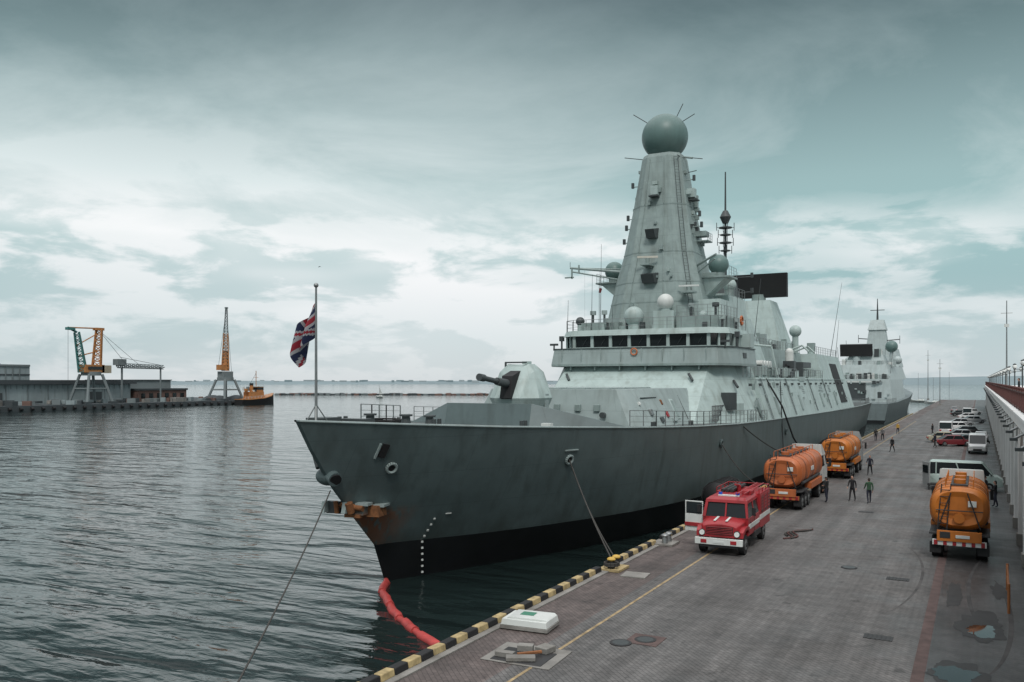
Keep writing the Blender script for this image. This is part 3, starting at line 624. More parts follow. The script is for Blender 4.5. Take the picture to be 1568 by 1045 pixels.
b.tube([(7,62,12.4),(8.8,62,12.2),(9.4,62,9.2)],.12,supM,n=6); b.tube([(7,81,12.4),(8.6,81,13),(9.4,81,12.2)],.12,supM,n=6); b.tube([(7,85,12.4),(8.6,85,13),(9.4,85,12.2)],.12,supM,n=6)
b.cyl((6.5,88,12.3),(6.5,88,14.5),.4,supM,n=12); b.sph((6.5,88,15.2),.8,supM,n=18,k=10)
b.cyl((7.2,96,12.2),(7.2,96,12.9),.5,supM,n=12); b.box((7.2,96,13.3),(1,1,1.2),mastM)
b.rail([(9.2,48,8.9),(9.2,60,8.9),(9.2,74,8.9)],1.05,metM,r=.03); b.rail([(9.2,79,8.9),(9.2,93,8.9)],1.05,metM,r=.03); b.rail([(8,94,12.3),(8,115,12.3)],1.05,metM,r=.03); b.rail([(6.3,60,12.4),(6.3,92,12.4)],1.05,metM,r=.03)
b.rail([(10.2,117,4.4),(10,135,4.3),(9,151,4.2)],1.05,metM,r=.03)
for t,s,z,x,h in ((8.6,104,12.2,1.5,11),(-8,100,12,-1,9),(6,66,12,.6,8),(8.2,112,12.2,.4,6)):
    b.cyl((t,s,z),(t+x,s+1,z+h),.05,dgM,r2=.02,n=5)
b.rail([(10.3,46.2,4.9),(10.5,52,4.8)],1.0,metM,sp=1)
def wt(z): return 10.65-1.35*(z-4.7)/4.2
for s in (50.5,58,71,86,98): b.box((wt(6.1),s,6.1),(.14,.85,1.8),mastM,ry=-.31); b.box((wt(6.1)+.06,s,6.1),(.1,.65,1.55),sideM,ry=-.31)
for s in (54,66,80,91): b.ladder((wt(4.9)+.1,s,4.9),(wt(8.8)+.1,s,8.8),.45,dgM)
for s,w_ in ((62,2.2),(75,1.6),(88,2.4),(95,1.4)):
    for k in range(5): b.box((wt(7.4+.2*k)+.04,s,7.4+.2*k-.3),(.12,w_,.07),dgM,ry=-.31)
for s in range(49,113,4): b.cyl((wt(8.7)+.05,s,8.7),(wt(8.7)+.05,s+3.5,8.7),.04,mastM,n=4); b.box((wt(8.2)+.1,s,8.2),(.25,.3,.25),dgM)
for k in range(20):
    s=rnd.uniform(47,112); z=rnd.uniform(5.6,8.2)
    b.box((wt(z),s,z),(.22,rnd.uniform(.2,.7),rnd.uniform(.2,.6)),rnd.choice([sideM,mastM,mastM]))
for k in range(90):
    s=rnd.uniform(56,92); t=rnd.uniform(6.6,8.7); b.box((t,s,9.2+rnd.uniform(0,.5)),(rnd.uniform(.3,.9),rnd.uniform(.3,1.2),rnd.uniform(.5,1.6)),rnd.choice([sideM,supM,dgM,mastM,dgM]))
for k in range(60):
    s=rnd.uniform(60,92); t=rnd.uniform(2,6); b.box((t,s,12.6+rnd.uniform(0,.5)),(rnd.uniform(.3,.9),rnd.uniform(.3,1.2),rnd.uniform(.5,2.4)),rnd.choice([sideM,supM,dgM,mastM]))
b.obj('midship_and_hangar',ship)
b=SB()
b.box((8.95,44.0,6.8),(.9,1.0,1.5),dgM,rz=-.4); b.box((9.35,45.3,6.1),(.7,1,1.0),supM,rz=-.4)
for k in range(9): b.cyl((8.6,40+.5*k,5.1),(8.6,40+.5*k,6.5),.05,metM,n=4)
for k in range(4): b.cyl((8.6,40,5.3+.38*k),(8.6,44,5.3+.38*k),.05,metM,n=4)
for s,z,t in ((43.2,9.2,5.6),(46.2,8.6,8.8),(43.5,9.2,-6.4)):
    b.cyl((t,s,z),(t+.5,s-.5,z-.6),.12,dgM,n=8)
b.cyl((10.5,58,8.5),(10.9,58,-.5),.05,blkM,n=5); b.tube([(9.3,57,8.8),(10.7,58,6),(11.4,60,2.8),(12,62,1)],.09,blkM)
b.obj('side_fittings',ship)

def rope(name,p,q,sag,r=.035,n=20):
    b=B(); p=Vector(p);q=Vector(q)
    b.tube([tuple(p.lerp(q,i/n)-Vector((0,0,4*sag*(i/n)*(1-i/n)))) for i in range(n+1)],r,ropM,n=6); return b.obj(name)
def W(s,z,off=0): t=hull_t(s,z)+off; return (-28.1+t,30.3+s,z)
rope('mooring_rope',(-27.9,32.4,3.2),(-14.4,12.3,.45),.35,r=.03)
rope('mooring_rope',W(15.5,3.95,.05),(-14.6,36.1,.45),.25,r=.035); rope('mooring_rope',W(15.5,3.9,.05),(-14.6,36.5,.45),.4,r=.03)
rope('mooring_rope',W(42,4.7,.05),(-14.3,92,.5),.9,r=.05); rope('mooring_rope',W(36,3.7,.05),(-14.3,66,.5),.6,r=.04)
b=B(); bp=[(-28.0,37.0),(-26.6,34.9),(-24.8,33.0),(-22.9,31.3),(-21.2,30.1),(-18.6,28.4),(-16.6,27.2),(-15.6,26.4)]
sp=[]
for i in range(len(bp)-1):
    for k in range(4):
        f=k/4; sp.append((bp[i][0]+(bp[i+1][0]-bp[i][0])*f+.08*math.sin(i*4+k*1.7),bp[i][1]+(bp[i+1][1]-bp[i][1])*f,WZ+.05))
for i in range(len(sp)-1):
    b.cyl(sp[i],sp[i+1],.21 if i%4 else .15,boomM,n=10)
b.obj('floating_boom')

# ------------------------------------------------------------------ second ship (stern view)
fg=empty('naval_frigate')
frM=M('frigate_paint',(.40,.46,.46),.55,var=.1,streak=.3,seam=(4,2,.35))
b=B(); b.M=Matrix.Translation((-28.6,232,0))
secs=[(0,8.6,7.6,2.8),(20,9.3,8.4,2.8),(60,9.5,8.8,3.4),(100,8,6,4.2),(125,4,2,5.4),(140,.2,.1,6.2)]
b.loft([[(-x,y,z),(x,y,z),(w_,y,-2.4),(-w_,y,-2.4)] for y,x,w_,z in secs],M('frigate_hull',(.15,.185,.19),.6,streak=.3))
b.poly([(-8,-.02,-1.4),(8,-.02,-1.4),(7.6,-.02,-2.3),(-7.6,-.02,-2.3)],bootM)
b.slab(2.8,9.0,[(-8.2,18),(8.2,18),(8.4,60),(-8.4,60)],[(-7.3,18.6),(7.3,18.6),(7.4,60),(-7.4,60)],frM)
b.box((-1.6,18.1,5.6),(6.0,.3,4.8),dgM); b.box((4.9,18.2,4.4),(1,.2,2.2),dgM); b.box((-1.6,17.95,8.3),(9,.25,.3),whtM)
b.slab(9.0,13,[(-7,24),(7,24),(7.6,75),(-7.6,75)],[(-6,25),(6,25),(6.4,75),(-6.4,75)],frM)
b.slab(13,16,[(-5.4,30),(5.4,30),(5.6,50),(-5.6,50)],[(-4.4,31),(4.4,31),(4.4,50),(-4.4,50)],frM)
b.box((-2.4,30,17.3),(8.6,1.2,3.4),blkM,rx=.2); b.cyl((-2.4,31,13),(-2.4,31,16.5),1.2,frM,n=12)
b.slab(13,24,[(-2.4,46),(5.2,46),(5.2,54),(-2.4,54)],[(-.8,47),(3.6,47),(3.6,52),(-.8,52)],frM); b.slab(23.9,27,[(-1.2,46.6),(4.0,46.6),(4.0,52.4),(-1.2,52.4)],[(-.4,48),(3.2,48),(3.2,51),(-.4,51)],frM)
b.cyl((1.4,49,26.8),(1.4,49,33.5),.35,dgM,r2=.1,n=6); b.cyl((-.6,49,30),(3.4,49,30),.12,dgM,n=5)
for t,z in ((-4,21),(7.6,20.5)): b.cyl((1.4,49,z),(t,49,z+.5),.15,dgM,n=5); b.cyl((t,49,z-.8),(t,49,z+1.6),.1,dgM,n=4)
b.cyl((6.4,36,13),(6.4,36,17),.5,frM,n=10); b.sph((6.4,36,18.4),1.7,domeM,n=16,k=10); b.sph((7.4,44,14.6),1.2,frM,n=14,k=8); b.sph((-5.6,40,14.6),1.1,frM,n=14,k=8)
b.slab(13,19,[(-6.4,62),(6.4,62),(6.4,80),(-6.4,80)],[(-5,63),(5,63),(5,80),(-5,80)],frM)
b.rail([(-8.3,.5,2.8),(8.3,.5,2.8),(9.0,18,2.8)],1.1,metM,sp=2,r=.05); b.rail([(-8.3,.5,2.8),(-9.0,18,2.8)],1.1,metM,sp=2,r=.05)
for z in (9.0,13.0): b.rail([(-6.6,19 if z<10 else 25.5,z),(6.6,19 if z<10 else 25.5,z)],1.0,metM,sp=2,r=.05)
for k in range(110):
    z=rnd.choice([9.1,9.1,13.1,16.1]); y={9.1:rnd.uniform(19.5,23),13.1:rnd.uniform(25.5,46),16.1:rnd.uniform(31,46)}[z]; t=rnd.uniform(-6.2,7.0)*(1 if z<16 else .6); b.box((t,y,z+.4),(rnd.uniform(.3,1.4),1,rnd.uniform(.6,2.6)),rnd.choice([frM,frM,mastM,dgM,whtM]))
for k in range(26): b.box((rnd.uniform(-6.8,7.2),17.95,rnd.uniform(3.4,8.6)),(rnd.uniform(.3,1),.4,rnd.uniform(.3,1)),rnd.choice([frM,dgM,whtM,mastM]))
for t,y,h in ((-6,24,9),(6.5,30,8),(-7,50,12),(4,40,9)): b.cyl((t,y,9),(t*1.1,y,9+h),.07,dgM,n=4)
b.obj('frigate_body',fg)

# ------------------------------------------------------------------ vehicles
def wheel(b,x,y,r=.5,w=.3):
    b.cyl((x-w/2,y,r),(x+w/2,y,r),r,blkM,n=20); sx=1 if x>0 else -1
    b.cyl((x+sx*(w/2-.02),y,r),(x+sx*(w/2+.02),y,r),r*.55,metM,n=14); b.cyl((x+sx*(w/2),y,r),(x+sx*(w/2+.07),y,r),r*.2,chrM,n=8)
def place(b,name,x,y,rz,bevel=.03):
    o=b.obj(name,bevel=bevel); o.location=(x,y,.012); o.rotation_euler=(0,0,rz); return o
tailM=M('tail_light_red',(.5,.02,.02),.3); headM=M('headlight_glass',(.7,.72,.7),.1); bluM=M('blue_beacon',(.02,.08,.5),.2)

b=B()
b.box((0,-.2,.75),(.9,7.0,.25),chrM)
# rounded bonnet built as arched sections
def arch(hw,z0,z1,y,n=9): return [(-hw,y,z0)]+[(-hw*math.cos(math.pi*i/n)*(1 if 0<i<n else 1),y,z1-.18+.18*math.sin(math.pi*i/n)) for i in range(n+1)]+[(hw,y,z0)]
b.loft([arch(1.05,.85,1.78,2.0),arch(1.02,.85,1.74,2.7),arch(.95,.88,1.66,3.2),arch(.85,.92,1.56,3.34)],redM,smooth=True)
for sg in (1,-1):
    b.loft([[(sg*.8,1.9,1.0),(sg*1.22,1.9,1.0),(sg*1.22,1.9,1.3),(sg*.8,1.9,1.3)],[(sg*.8,2.3,1.25),(sg*1.22,2.3,1.25),(sg*1.22,2.3,1.42),(sg*.8,2.3,1.42)],[(sg*.8,2.9,1.22),(sg*1.22,2.9,1.22),(sg*1.22,2.9,1.4),(sg*.8,2.9,1.4)],[(sg*.8,3.3,.92),(sg*1.18,3.3,.92),(sg*1.18,3.3,1.2),(sg*.8,3.3,1.2)]],redM)
    b.cyl((sg*.88,3.3,1.12),(sg*.88,3.42,1.12),.13,headM,n=16); b.cyl((sg*.88,3.28,1.12),(sg*.88,3.36,1.12),.17,chrM,n=16)
b.box((0,3.34,1.25),(1.35,.06,.4),chrM)
for k in range(5): b.box((0,3.39,1.1+.08*k),(1.3,.05,.03),redM)
for k in range(2): b.box((-.3+.6*k,2.7,1.755),(.12,.9,.03),whtM,rx=-.09)
b.box((0,3.5,.72),(2.4,.18,.32),whtM); b.box((0,3.6,.7),(.55,.02,.13),whtM); b.box((-.75,3.6,.72),(.3,.03,.18),redM); b.box((.75,3.6,.72),(.3,.03,.18),redM); b.box((0,3.45,.5),(1.9,.1,.16),chrM)
def ring_(x,y,z0,z1): return [(-x,y,z0),(x,y,z0),(x,y,z1),(-x,y,z1)]
b.loft([ring_(1.18,-.9,.85,1.75),ring_(1.18,2.05,.85,1.75)],redM)
b.loft([[(-1.16,-.88,1.75),(1.16,-.88,1.75),(1.16,2.02,1.75),(-1.16,2.02,1.75)],[(-1.03,-.83,2.55),(1.03,-.83,2.55),(1.03,1.72,2.55),(-1.03,1.72,2.55)]],glsM)
b.loft([[(-1.09,-.95,2.48),(1.09,-.95,2.48),(1.09,1.85,2.48),(-1.09,1.85,2.48)],[(-1.06,-.93,2.62),(1.06,-.93,2.62),(1.06,1.8,2.62),(-1.06,1.8,2.62)],[(-.9,-.8,2.74),(.9,-.8,2.74),(.9,1.5,2.74),(-.9,1.5,2.74)]],redM)
for sg in (1,-1):
    for y0,y1 in ((2.03,1.76),(.55,.5),(-.85,-.82)):
        b.loft([[(sg*1.10-.07,y0-.09,1.74),(sg*1.13+.07,y0-.09,1.74),(sg*1.13+.07,y0+.06,1.74),(sg*1.10-.07,y0+.06,1.74)],[(sg*1.0-.07,y1-.09,2.56),(sg*1.0+.07,y1-.09,2.56),(sg*1.0+.07,y1+.06,2.56),(sg*1.0-.07,y1+.06,2.56)]],redM)
b.loft([[(-.04,2.0,1.74),(.04,2.0,1.74),(.04,2.08,1.74),(-.04,2.08,1.74)],[(-.04,1.7,2.56),(.04,1.7,2.56),(.04,1.8,2.56),(-.04,1.8,2.56)]],redM)
b.box((0,.6,1.30),(2.41,2.8,.24),whtM)
b.cyl((.45,1.2,2.72),(.45,1.2,2.94),.1,bluM,n=12); b.cyl((-.45,1.2,2.72),(-.45,1.2,2.94),.1,bluM,n=12); b.box((0,1.25,2.78),(1.1,.2,.08),whtM)
b.box((0,-2.35,1.75),(2.4,2.85,1.9),redM); b.box((0,-2.35,1.4),(2.43,2.87,.26),whtM)
for y in (-1.5,-2.4,-3.3):
    for sg in (1,-1):
        b.box((sg*1.2,y,2.1),(.05,.75,.95),M('shutter_red',(.24,.03,.03),.5) if y==-1.5 else redM); b.box((sg*1.23,y,1.68),(.03,.5,.04),chrM)
        for q in range(5): b.box((sg*1.235,y,1.75+.17*q),(.02,.7,.02),chrM)
b.rail([(-1.15,-.9,2.7),(-1.15,-3.75,2.7),(1.15,-3.75,2.7),(1.15,-.9,2.7)],.22,redM,r=.03,sp=.9,wires=1)
for x in (-.85,-.5): b.cyl((x,-3.7,2.95),(x,1.6,2.95),.04,redM,n=6)
for k in range(14): b.cyl((-.85,-3.5+.36*k,2.95),(-.5,-3.5+.36*k,2.95),.02,redM,n=5)
for x in (.2,.45,.7): b.cyl((x,-3.6,2.83),(x,-.3,2.83),.1,chrM,n=8)
b.cyl((0,-1.2,2.7),(0,-1.2,3.05),.12,redM,n=10); b.cyl((0,-1.3,3.05),(0,-.3,3.2),.06,redM,n=8)
b.box((-.7,-.2,2.85),(.5,.8,.2),redM)
for x,y in ((-1.0,2.55),(1.0,2.55),(-.98,-2.3),(.98,-2.3)): wheel(b,x,y,.5,.3)
for sg in (1,-1): b.box((sg*1.42,1.9,2.1),(.2,.06,.4),blkM); b.cyl((sg*1.1,1.9,2.3),(sg*1.42,1.95,2.3),.02,chrM,n=4); b.box((sg*1.1,-.1,.75),(.3,1.6,.3),chrM); b.box((sg*1.185,.55,1.3),(.02,.02,.85),chrM); b.box((sg*1.2,1.55,1.5),(.03,.16,.03),chrM)
b.box((1.72,1.75,1.32),(1.0,.07,.9),whtM,rz=-.12); b.box((1.72,1.8,1.22),(1.0,.08,.2),redM,rz=-.12)
b.box((1.72,1.76,2.1),(.9,.04,.6),glsM,rz=-.12); b.box((2.18,1.7,2.1),(.06,.06,.7),whtM); b.box((1.72,1.75,2.43),(1.0,.06,.06),whtM,rz=-.12); b.box((1.26,1.8,2.1),(.06,.06,.7),whtM)
o=place(b,'fire_truck',-11.3,44.9,math.pi+.03,.04); o.scale=(.97,.97,.97)

def tanker(name,x,y,rz,tm,cabm,TL=5.6,hw=1.22,trailer=False,cl=2.0):
    b=B(); tot=TL+cl+.8
    zc=2.45; hz=1.02
    def er(yy,k): return [(hw*k*(abs(math.cos(a))**.75)*math.copysign(1,math.cos(a)),yy,zc+hz*k*(abs(math.sin(a))**.75)*math.copysign(1,math.sin(a))) for a in [2*math.pi*i/28 for i in range(28)]]
    b.loft([er(.28,.55),er(.2,.8),er(.3,.94),er(.45,1),er(.3+TL,1),er(.5+TL,.9),er(.55+TL,.7)],tm,smooth=True)
    for yy in (.5,.5+TL*.33,.5+TL*.66,.3+TL): b.loft([er(yy,1.025),er(yy+.1,1.025)],tm)
    for yy in (.8+TL*.16,.8+TL*.5): b.loft([er(yy,1.012),er(yy+.04,1.012)],chrM)
    b.box((0,.3+TL/2,3.5),(.75,TL*.85,.1),chrM)
    for k in range(int(TL/1.8)): b.cyl((0,1.4+1.8*k,3.5),(0,1.4+1.8*k,3.75),.27,tm,n=14)
    b.rail([(-.6,.6,3.45),(-.6,TL,3.45)],.35,tm,r=.03,sp=1.2,wires=1); b.rail([(.6,.6,3.45),(.6,TL,3.45)],.35,tm,r=.03,sp=1.2,wires=1)
    b.box((0,tot/2,.95),(.9,tot-.3,.28),chrM); b.box((0,.5+TL/2,1.28),(1.5,TL,.3),chrM)
    for sg in (1,-1):
        b.box((sg*1.1,.5+TL*.65,1.3),(.45,TL*.55,.45),tm); b.box((sg*1.02,1.35,1.22),(.55,2.6,.08),chrM); b.box((sg*.85,.05,.8),(.42,.12,.2),tailM); b.box((sg*1.02,.12,.55),(.5,.03,.55),blkM)
        b.cyl((sg*1.12,1.2,1.7),(sg*1.12,TL-.4,1.7),.1,chrM,n=8)
        b.box((sg*(hw+.01),TL*.55,2.45),(.03,1.0,.3),whtM)
    b.box((0,.02,.82),(2.3,.14,.26),whtM if not trailer else tm); 
    for k in range(6): b.box((-1.0+.4*k,-.06,.82),(.16,.02,.24),redM)
    b.box((0,-.04,1.15),(1.9,.15,.5),tm); b.box((.15,-.13,1.15),(.6,.03,.15),whtM); b.box((-.6,-.12,1.2),(.45,.03,.3),chrM)
    for sg in (1,-1): b.cyl((sg*.9,.18,1.5),(sg*.35,.12,3.2),.035,chrM,n=5)
    b.cyl((-1.0,.13,2.35),(1.0,.13,2.35),.03,chrM,n=5); b.box((.55,.17,2.7),(.36,.04,.28),whtM); b.cyl((0,.05,2.0),(0,.3,2.0),.24,tm,n=14)
    for sg in (-.2,.2): b.cyl((sg-.75,.1,1.2),(sg-.55,.3,3.6),.03,chrM,n=5)
    for k in range(7): b.cyl((-.93+.02*k,.1+.02*k,1.4+.32*k),(-.5+.02*k,.1+.02*k,1.4+.32*k),.02,chrM,n=5)
    ax=[.95,2.2] if not trailer else [.9,2.1,3.3]
    for yy in ax:
        for sg in (1,-1): wheel(b,sg*.95,yy,.5,.5)
    y0=TL+.95
    if trailer:
        for sg in (1,-1): wheel(b,sg*.95,y0-1.6,.5,.5)
        b.box((0,y0-.1,1.0),(.9,3.2,.3),chrM)
    b.loft([[(-1.2,y0,1.0),(1.2,y0,1.0),(1.2,y0+cl,1.0),(-1.2,y0+cl,1.0)],[(-1.22,y0,2.1),(1.22,y0,2.1),(1.22,y0+cl,2.1),(-1.22,y0+cl,2.1)]],cabm)
    b.loft([[(-1.2,y0+.1,2.1),(1.2,y0+.1,2.1),(1.2,y0+cl,2.1),(-1.2,y0+cl,2.1)],[(-1.08,y0+.15,2.95),(1.08,y0+.15,2.95),(1.08,y0+cl-.25,2.95),(-1.08,y0+cl-.25,2.95)]],glsM)
    b.box((0,y0+.12,2.55),(2.26,.25,.95),cabm,tx=.95); 
    for sg in (1,-1): b.box((sg*1.15,y0+cl*.55,2.52),(.08,.12,.9),cabm,ry=-sg*.13)
    b.loft([[(-1.12,y0+.05,2.92),(1.12,y0+.05,2.92),(1.12,y0+cl-.2,2.92),(-1.12,y0+cl-.2,2.92)],[(-1.05,y0+.1,3.75),(1.05,y0+.1,3.75),(.95,y0+cl-.9,3.7),(-.95,y0+cl-.9,3.7)]],cabm)
    for sg in (1,-1):
        wheel(b,sg*1.0,y0+cl*.5,.5,.32); b.box((sg*1.45,y0+cl-.2,2.3),(.16,.2,.6),blkM); b.cyl((sg*1.1,y0+cl-.2,2.6),(sg*1.45,y0+cl-.2,2.6),.025,chrM,n=4)
    b.cyl((-1.0,y0-.3,1.2),(-1.0,y0-.3,3.3),.09,chrM,n=8); b.box((.9,y0-.35,1.3),(.5,.8,.5),metM)
    b.box((0,y0+cl,.85),(2.4,.2,.5),cabm)
    return place(b,name,x,y,rz)
cabW=M('cab_white',(.5,.5,.48),.45,streak=.4); cabG=M('cab_grey',(.28,.29,.29),.5)
tanker('fuel_tanker_truck',-.85,45.9,-.0,org2M,cabW,TL=5.4,hw=1.26)
tanker('fuel_tanker_truck',-11.55,58.3,0.0,orgM,cabW,TL=8.4,trailer=True)
tanker('fuel_tanker_truck',-11.1,79,-.0,org2M,cabG,TL=7.0,trailer=True)
b=B()
for k in range(4):
    b.tube([(-9.3+.4*math.sin(i*.5+k)+.05*i,47.5+.28*i+.3*k,.07) for i in range(12)],.04,ropM if k%2 else brownM,n=6)
b.obj('fire_hose')

def car(name,x,y,rz,col,kind='car'):
    b=B(); 
    if kind=='car': Lc,hw,zb,zr=4.3,.86,.92,1.45; roof=(-.9,.75); base=(-1.75,1.15)
    else: Lc,hw,zb,zr=5.2,.98,1.2,2.2; roof=(-2.45,1.2); base=(-2.58,1.95)
    h=Lc/2
    st=[(-h,.45,zb-.15,.8),(-h+.12,.3,zb,.94),(-h*.6,.25,zb,1),(h*.4,.25,zb,1),(h*.85,.28,zb-(.12 if kind=='car' else .05),.96),(h,.4,zb-.3,.84)]
    b.loft([[(-hw*k,yy,z0),(hw*k,yy,z0),(hw*k,yy,z1-.12),(hw*k*.94,yy,z1),(-hw*k*.94,yy,z1),(-hw*k,yy,z1-.12)] for yy,z0,z1,k in st],col)
    a=.9; c=.76 if kind=='car' else .88
    b.loft([[(-hw*a,base[0],zb-.02),(hw*a,base[0],zb-.02),(hw*a,base[1],zb-.02),(-hw*a,base[1],zb-.02)],[(-hw*c,roof[0],zr-.06),(hw*c,roof[0],zr-.06),(hw*c,roof[1],zr-.06),(-hw*c,roof[1],zr-.06)]],glsM)
    b.loft([[(-hw*(c+.03),roof[0]-.05,zr-.08),(hw*(c+.03),roof[0]-.05,zr-.08),(hw*(c+.03),roof[1]+.05,zr-.08),(-hw*(c+.03),roof[1]+.05,zr-.08)],[(-hw*(c-.05),roof[0]+.1,zr),(hw*(c-.05),roof[0]+.1,zr),(hw*(c-.05),roof[1]-.1,zr),(-hw*(c-.05),roof[1]-.1,zr)]],col)
    for sg in (1,-1):
        for f in ((0,.12,.5,1) if kind=='van' else (0,.5,1)):
            yb=base[0]+(base[1]-base[0])*f; yr=roof[0]+(roof[1]-roof[0])*f
            b.loft([[(sg*hw*a-.04,yb-.05,zb-.03),(sg*hw*a+.03,yb-.05,zb-.03),(sg*hw*a+.03,yb+.05,zb-.03),(sg*hw*a-.04,yb+.05,zb-.03)],[(sg*hw*c-.04,yr-.05,zr-.05),(sg*hw*c+.03,yr-.05,zr-.05),(sg*hw*c+.03,yr+.05,zr-.05),(sg*hw*c-.04,yr+.05,zr-.05)]],col)
        for yy in (-h*.62,h*.64): wheel(b,sg*(hw-.1),yy,.33,.2)
        b.box((sg*hw*.72,-h-.0,zb-.28),(.3,.08,.18),tailM); b.box((sg*hw*.68,h-.02,zb-.42),(.34,.1,.16),headM); b.box((sg*(hw+.08),base[1]-.25,zb+.05),(.16,.1,.13),col)
    b.box((0,-h-.02,.5),(.5,.04,.12),whtM); b.box((0,h,.5),(.9,.05,.2),blkM)
    return place(b,name,x,y,rz,.03)
cw=M('car_white',(.6,.6,.6),.3,var=.03); cr=M('car_dark_red',(.14,.02,.025),.3,var=.05); cs=M('car_silver',(.3,.31,.32),.3,metal=.4); ck=M('car_black',(.02,.02,.022),.25); cg=M('van_mint',(.36,.44,.41),.4); cbei=M('car_beige',(.3,.27,.2),.4)
car('minibus',-1.0,76.5,-math.pi/2,cg,'van')
b=B(); b.box((-3.7,75.2,1.2),(.08,1.1,1.9),cabG,rz=.5); b.box((-3.75,75.2,1.6),(.09,.8,.6),glsM,rz=.5); b.box((-3.2,75.0,.45),(.8,.7,.15),chrM); 
for dx in (-3.5,-2.9): b.cyl((dx,74.7,0),(dx,74.7,.4),.05,chrM,n=6)
b.obj('equipment_trolley')
car('white_van',-.2,116,math.pi,cw,'van')
for x,y,c_,r_ in ((-3.0,126,cr,-1.2),(-1.0,128,ck,-1.3),(-4.3,133,cbei,-1.4),(-2.2,141,cs,-1.35),(.2,136,cw,3.1),(-1.5,152,ck,-1.4),(-3.2,166,cw,-1.3),(-3.0,182,cs,-1.4),(-1,196,cs,-1.3),(-2,214,cw,-1.4),(-4,232,ck,-1.4),(-1.5,246,cw,-1.4),(-6,262,cs,0)):
    car('parked_car',x,y,r_,c_)
car('parked_van',-4.6,150,0,cw,'van'); car('parked_van',-2.5,226,0,cw,'van')

# ------------------------------------------------------------------ people
def skinned(verts,edges,lv=1):
    me=D.meshes.new('tmp'); bm=bmesh.new(); ly=bm.verts.layers.skin.verify(); vs=[]
    for i,(p_,r_) in enumerate(verts):
        v=bm.verts.new(p_); v[ly].radius=(r_ if isinstance(r_,tuple) else (r_,r_)); v[ly].use_root=(i==0); vs.append(v)
    for a,c in edges: bm.edges.new((vs[a],vs[c]))
    bm.to_mesh(me); bm.free(); o=D.objects.new('tmp',me); scene.collection.objects.link(o)
    m=o.modifiers.new('s','SKIN'); m.use_smooth_shade=True; m2=o.modifiers.new('ss','SUBSURF'); m2.levels=lv
    dg=bpy.context.evaluated_depsgraph_get(); em=D.meshes.new_from_object(o.evaluated_get(dg))
    V=[tuple(v.co) for v in em.vertices]; F=[list(f.vertices) for f in em.polygons]
    D.objects.remove(o); D.meshes.remove(me); D.meshes.remove(em); return V,F
lipM=M('lips',(.3,.12,.1),.5)
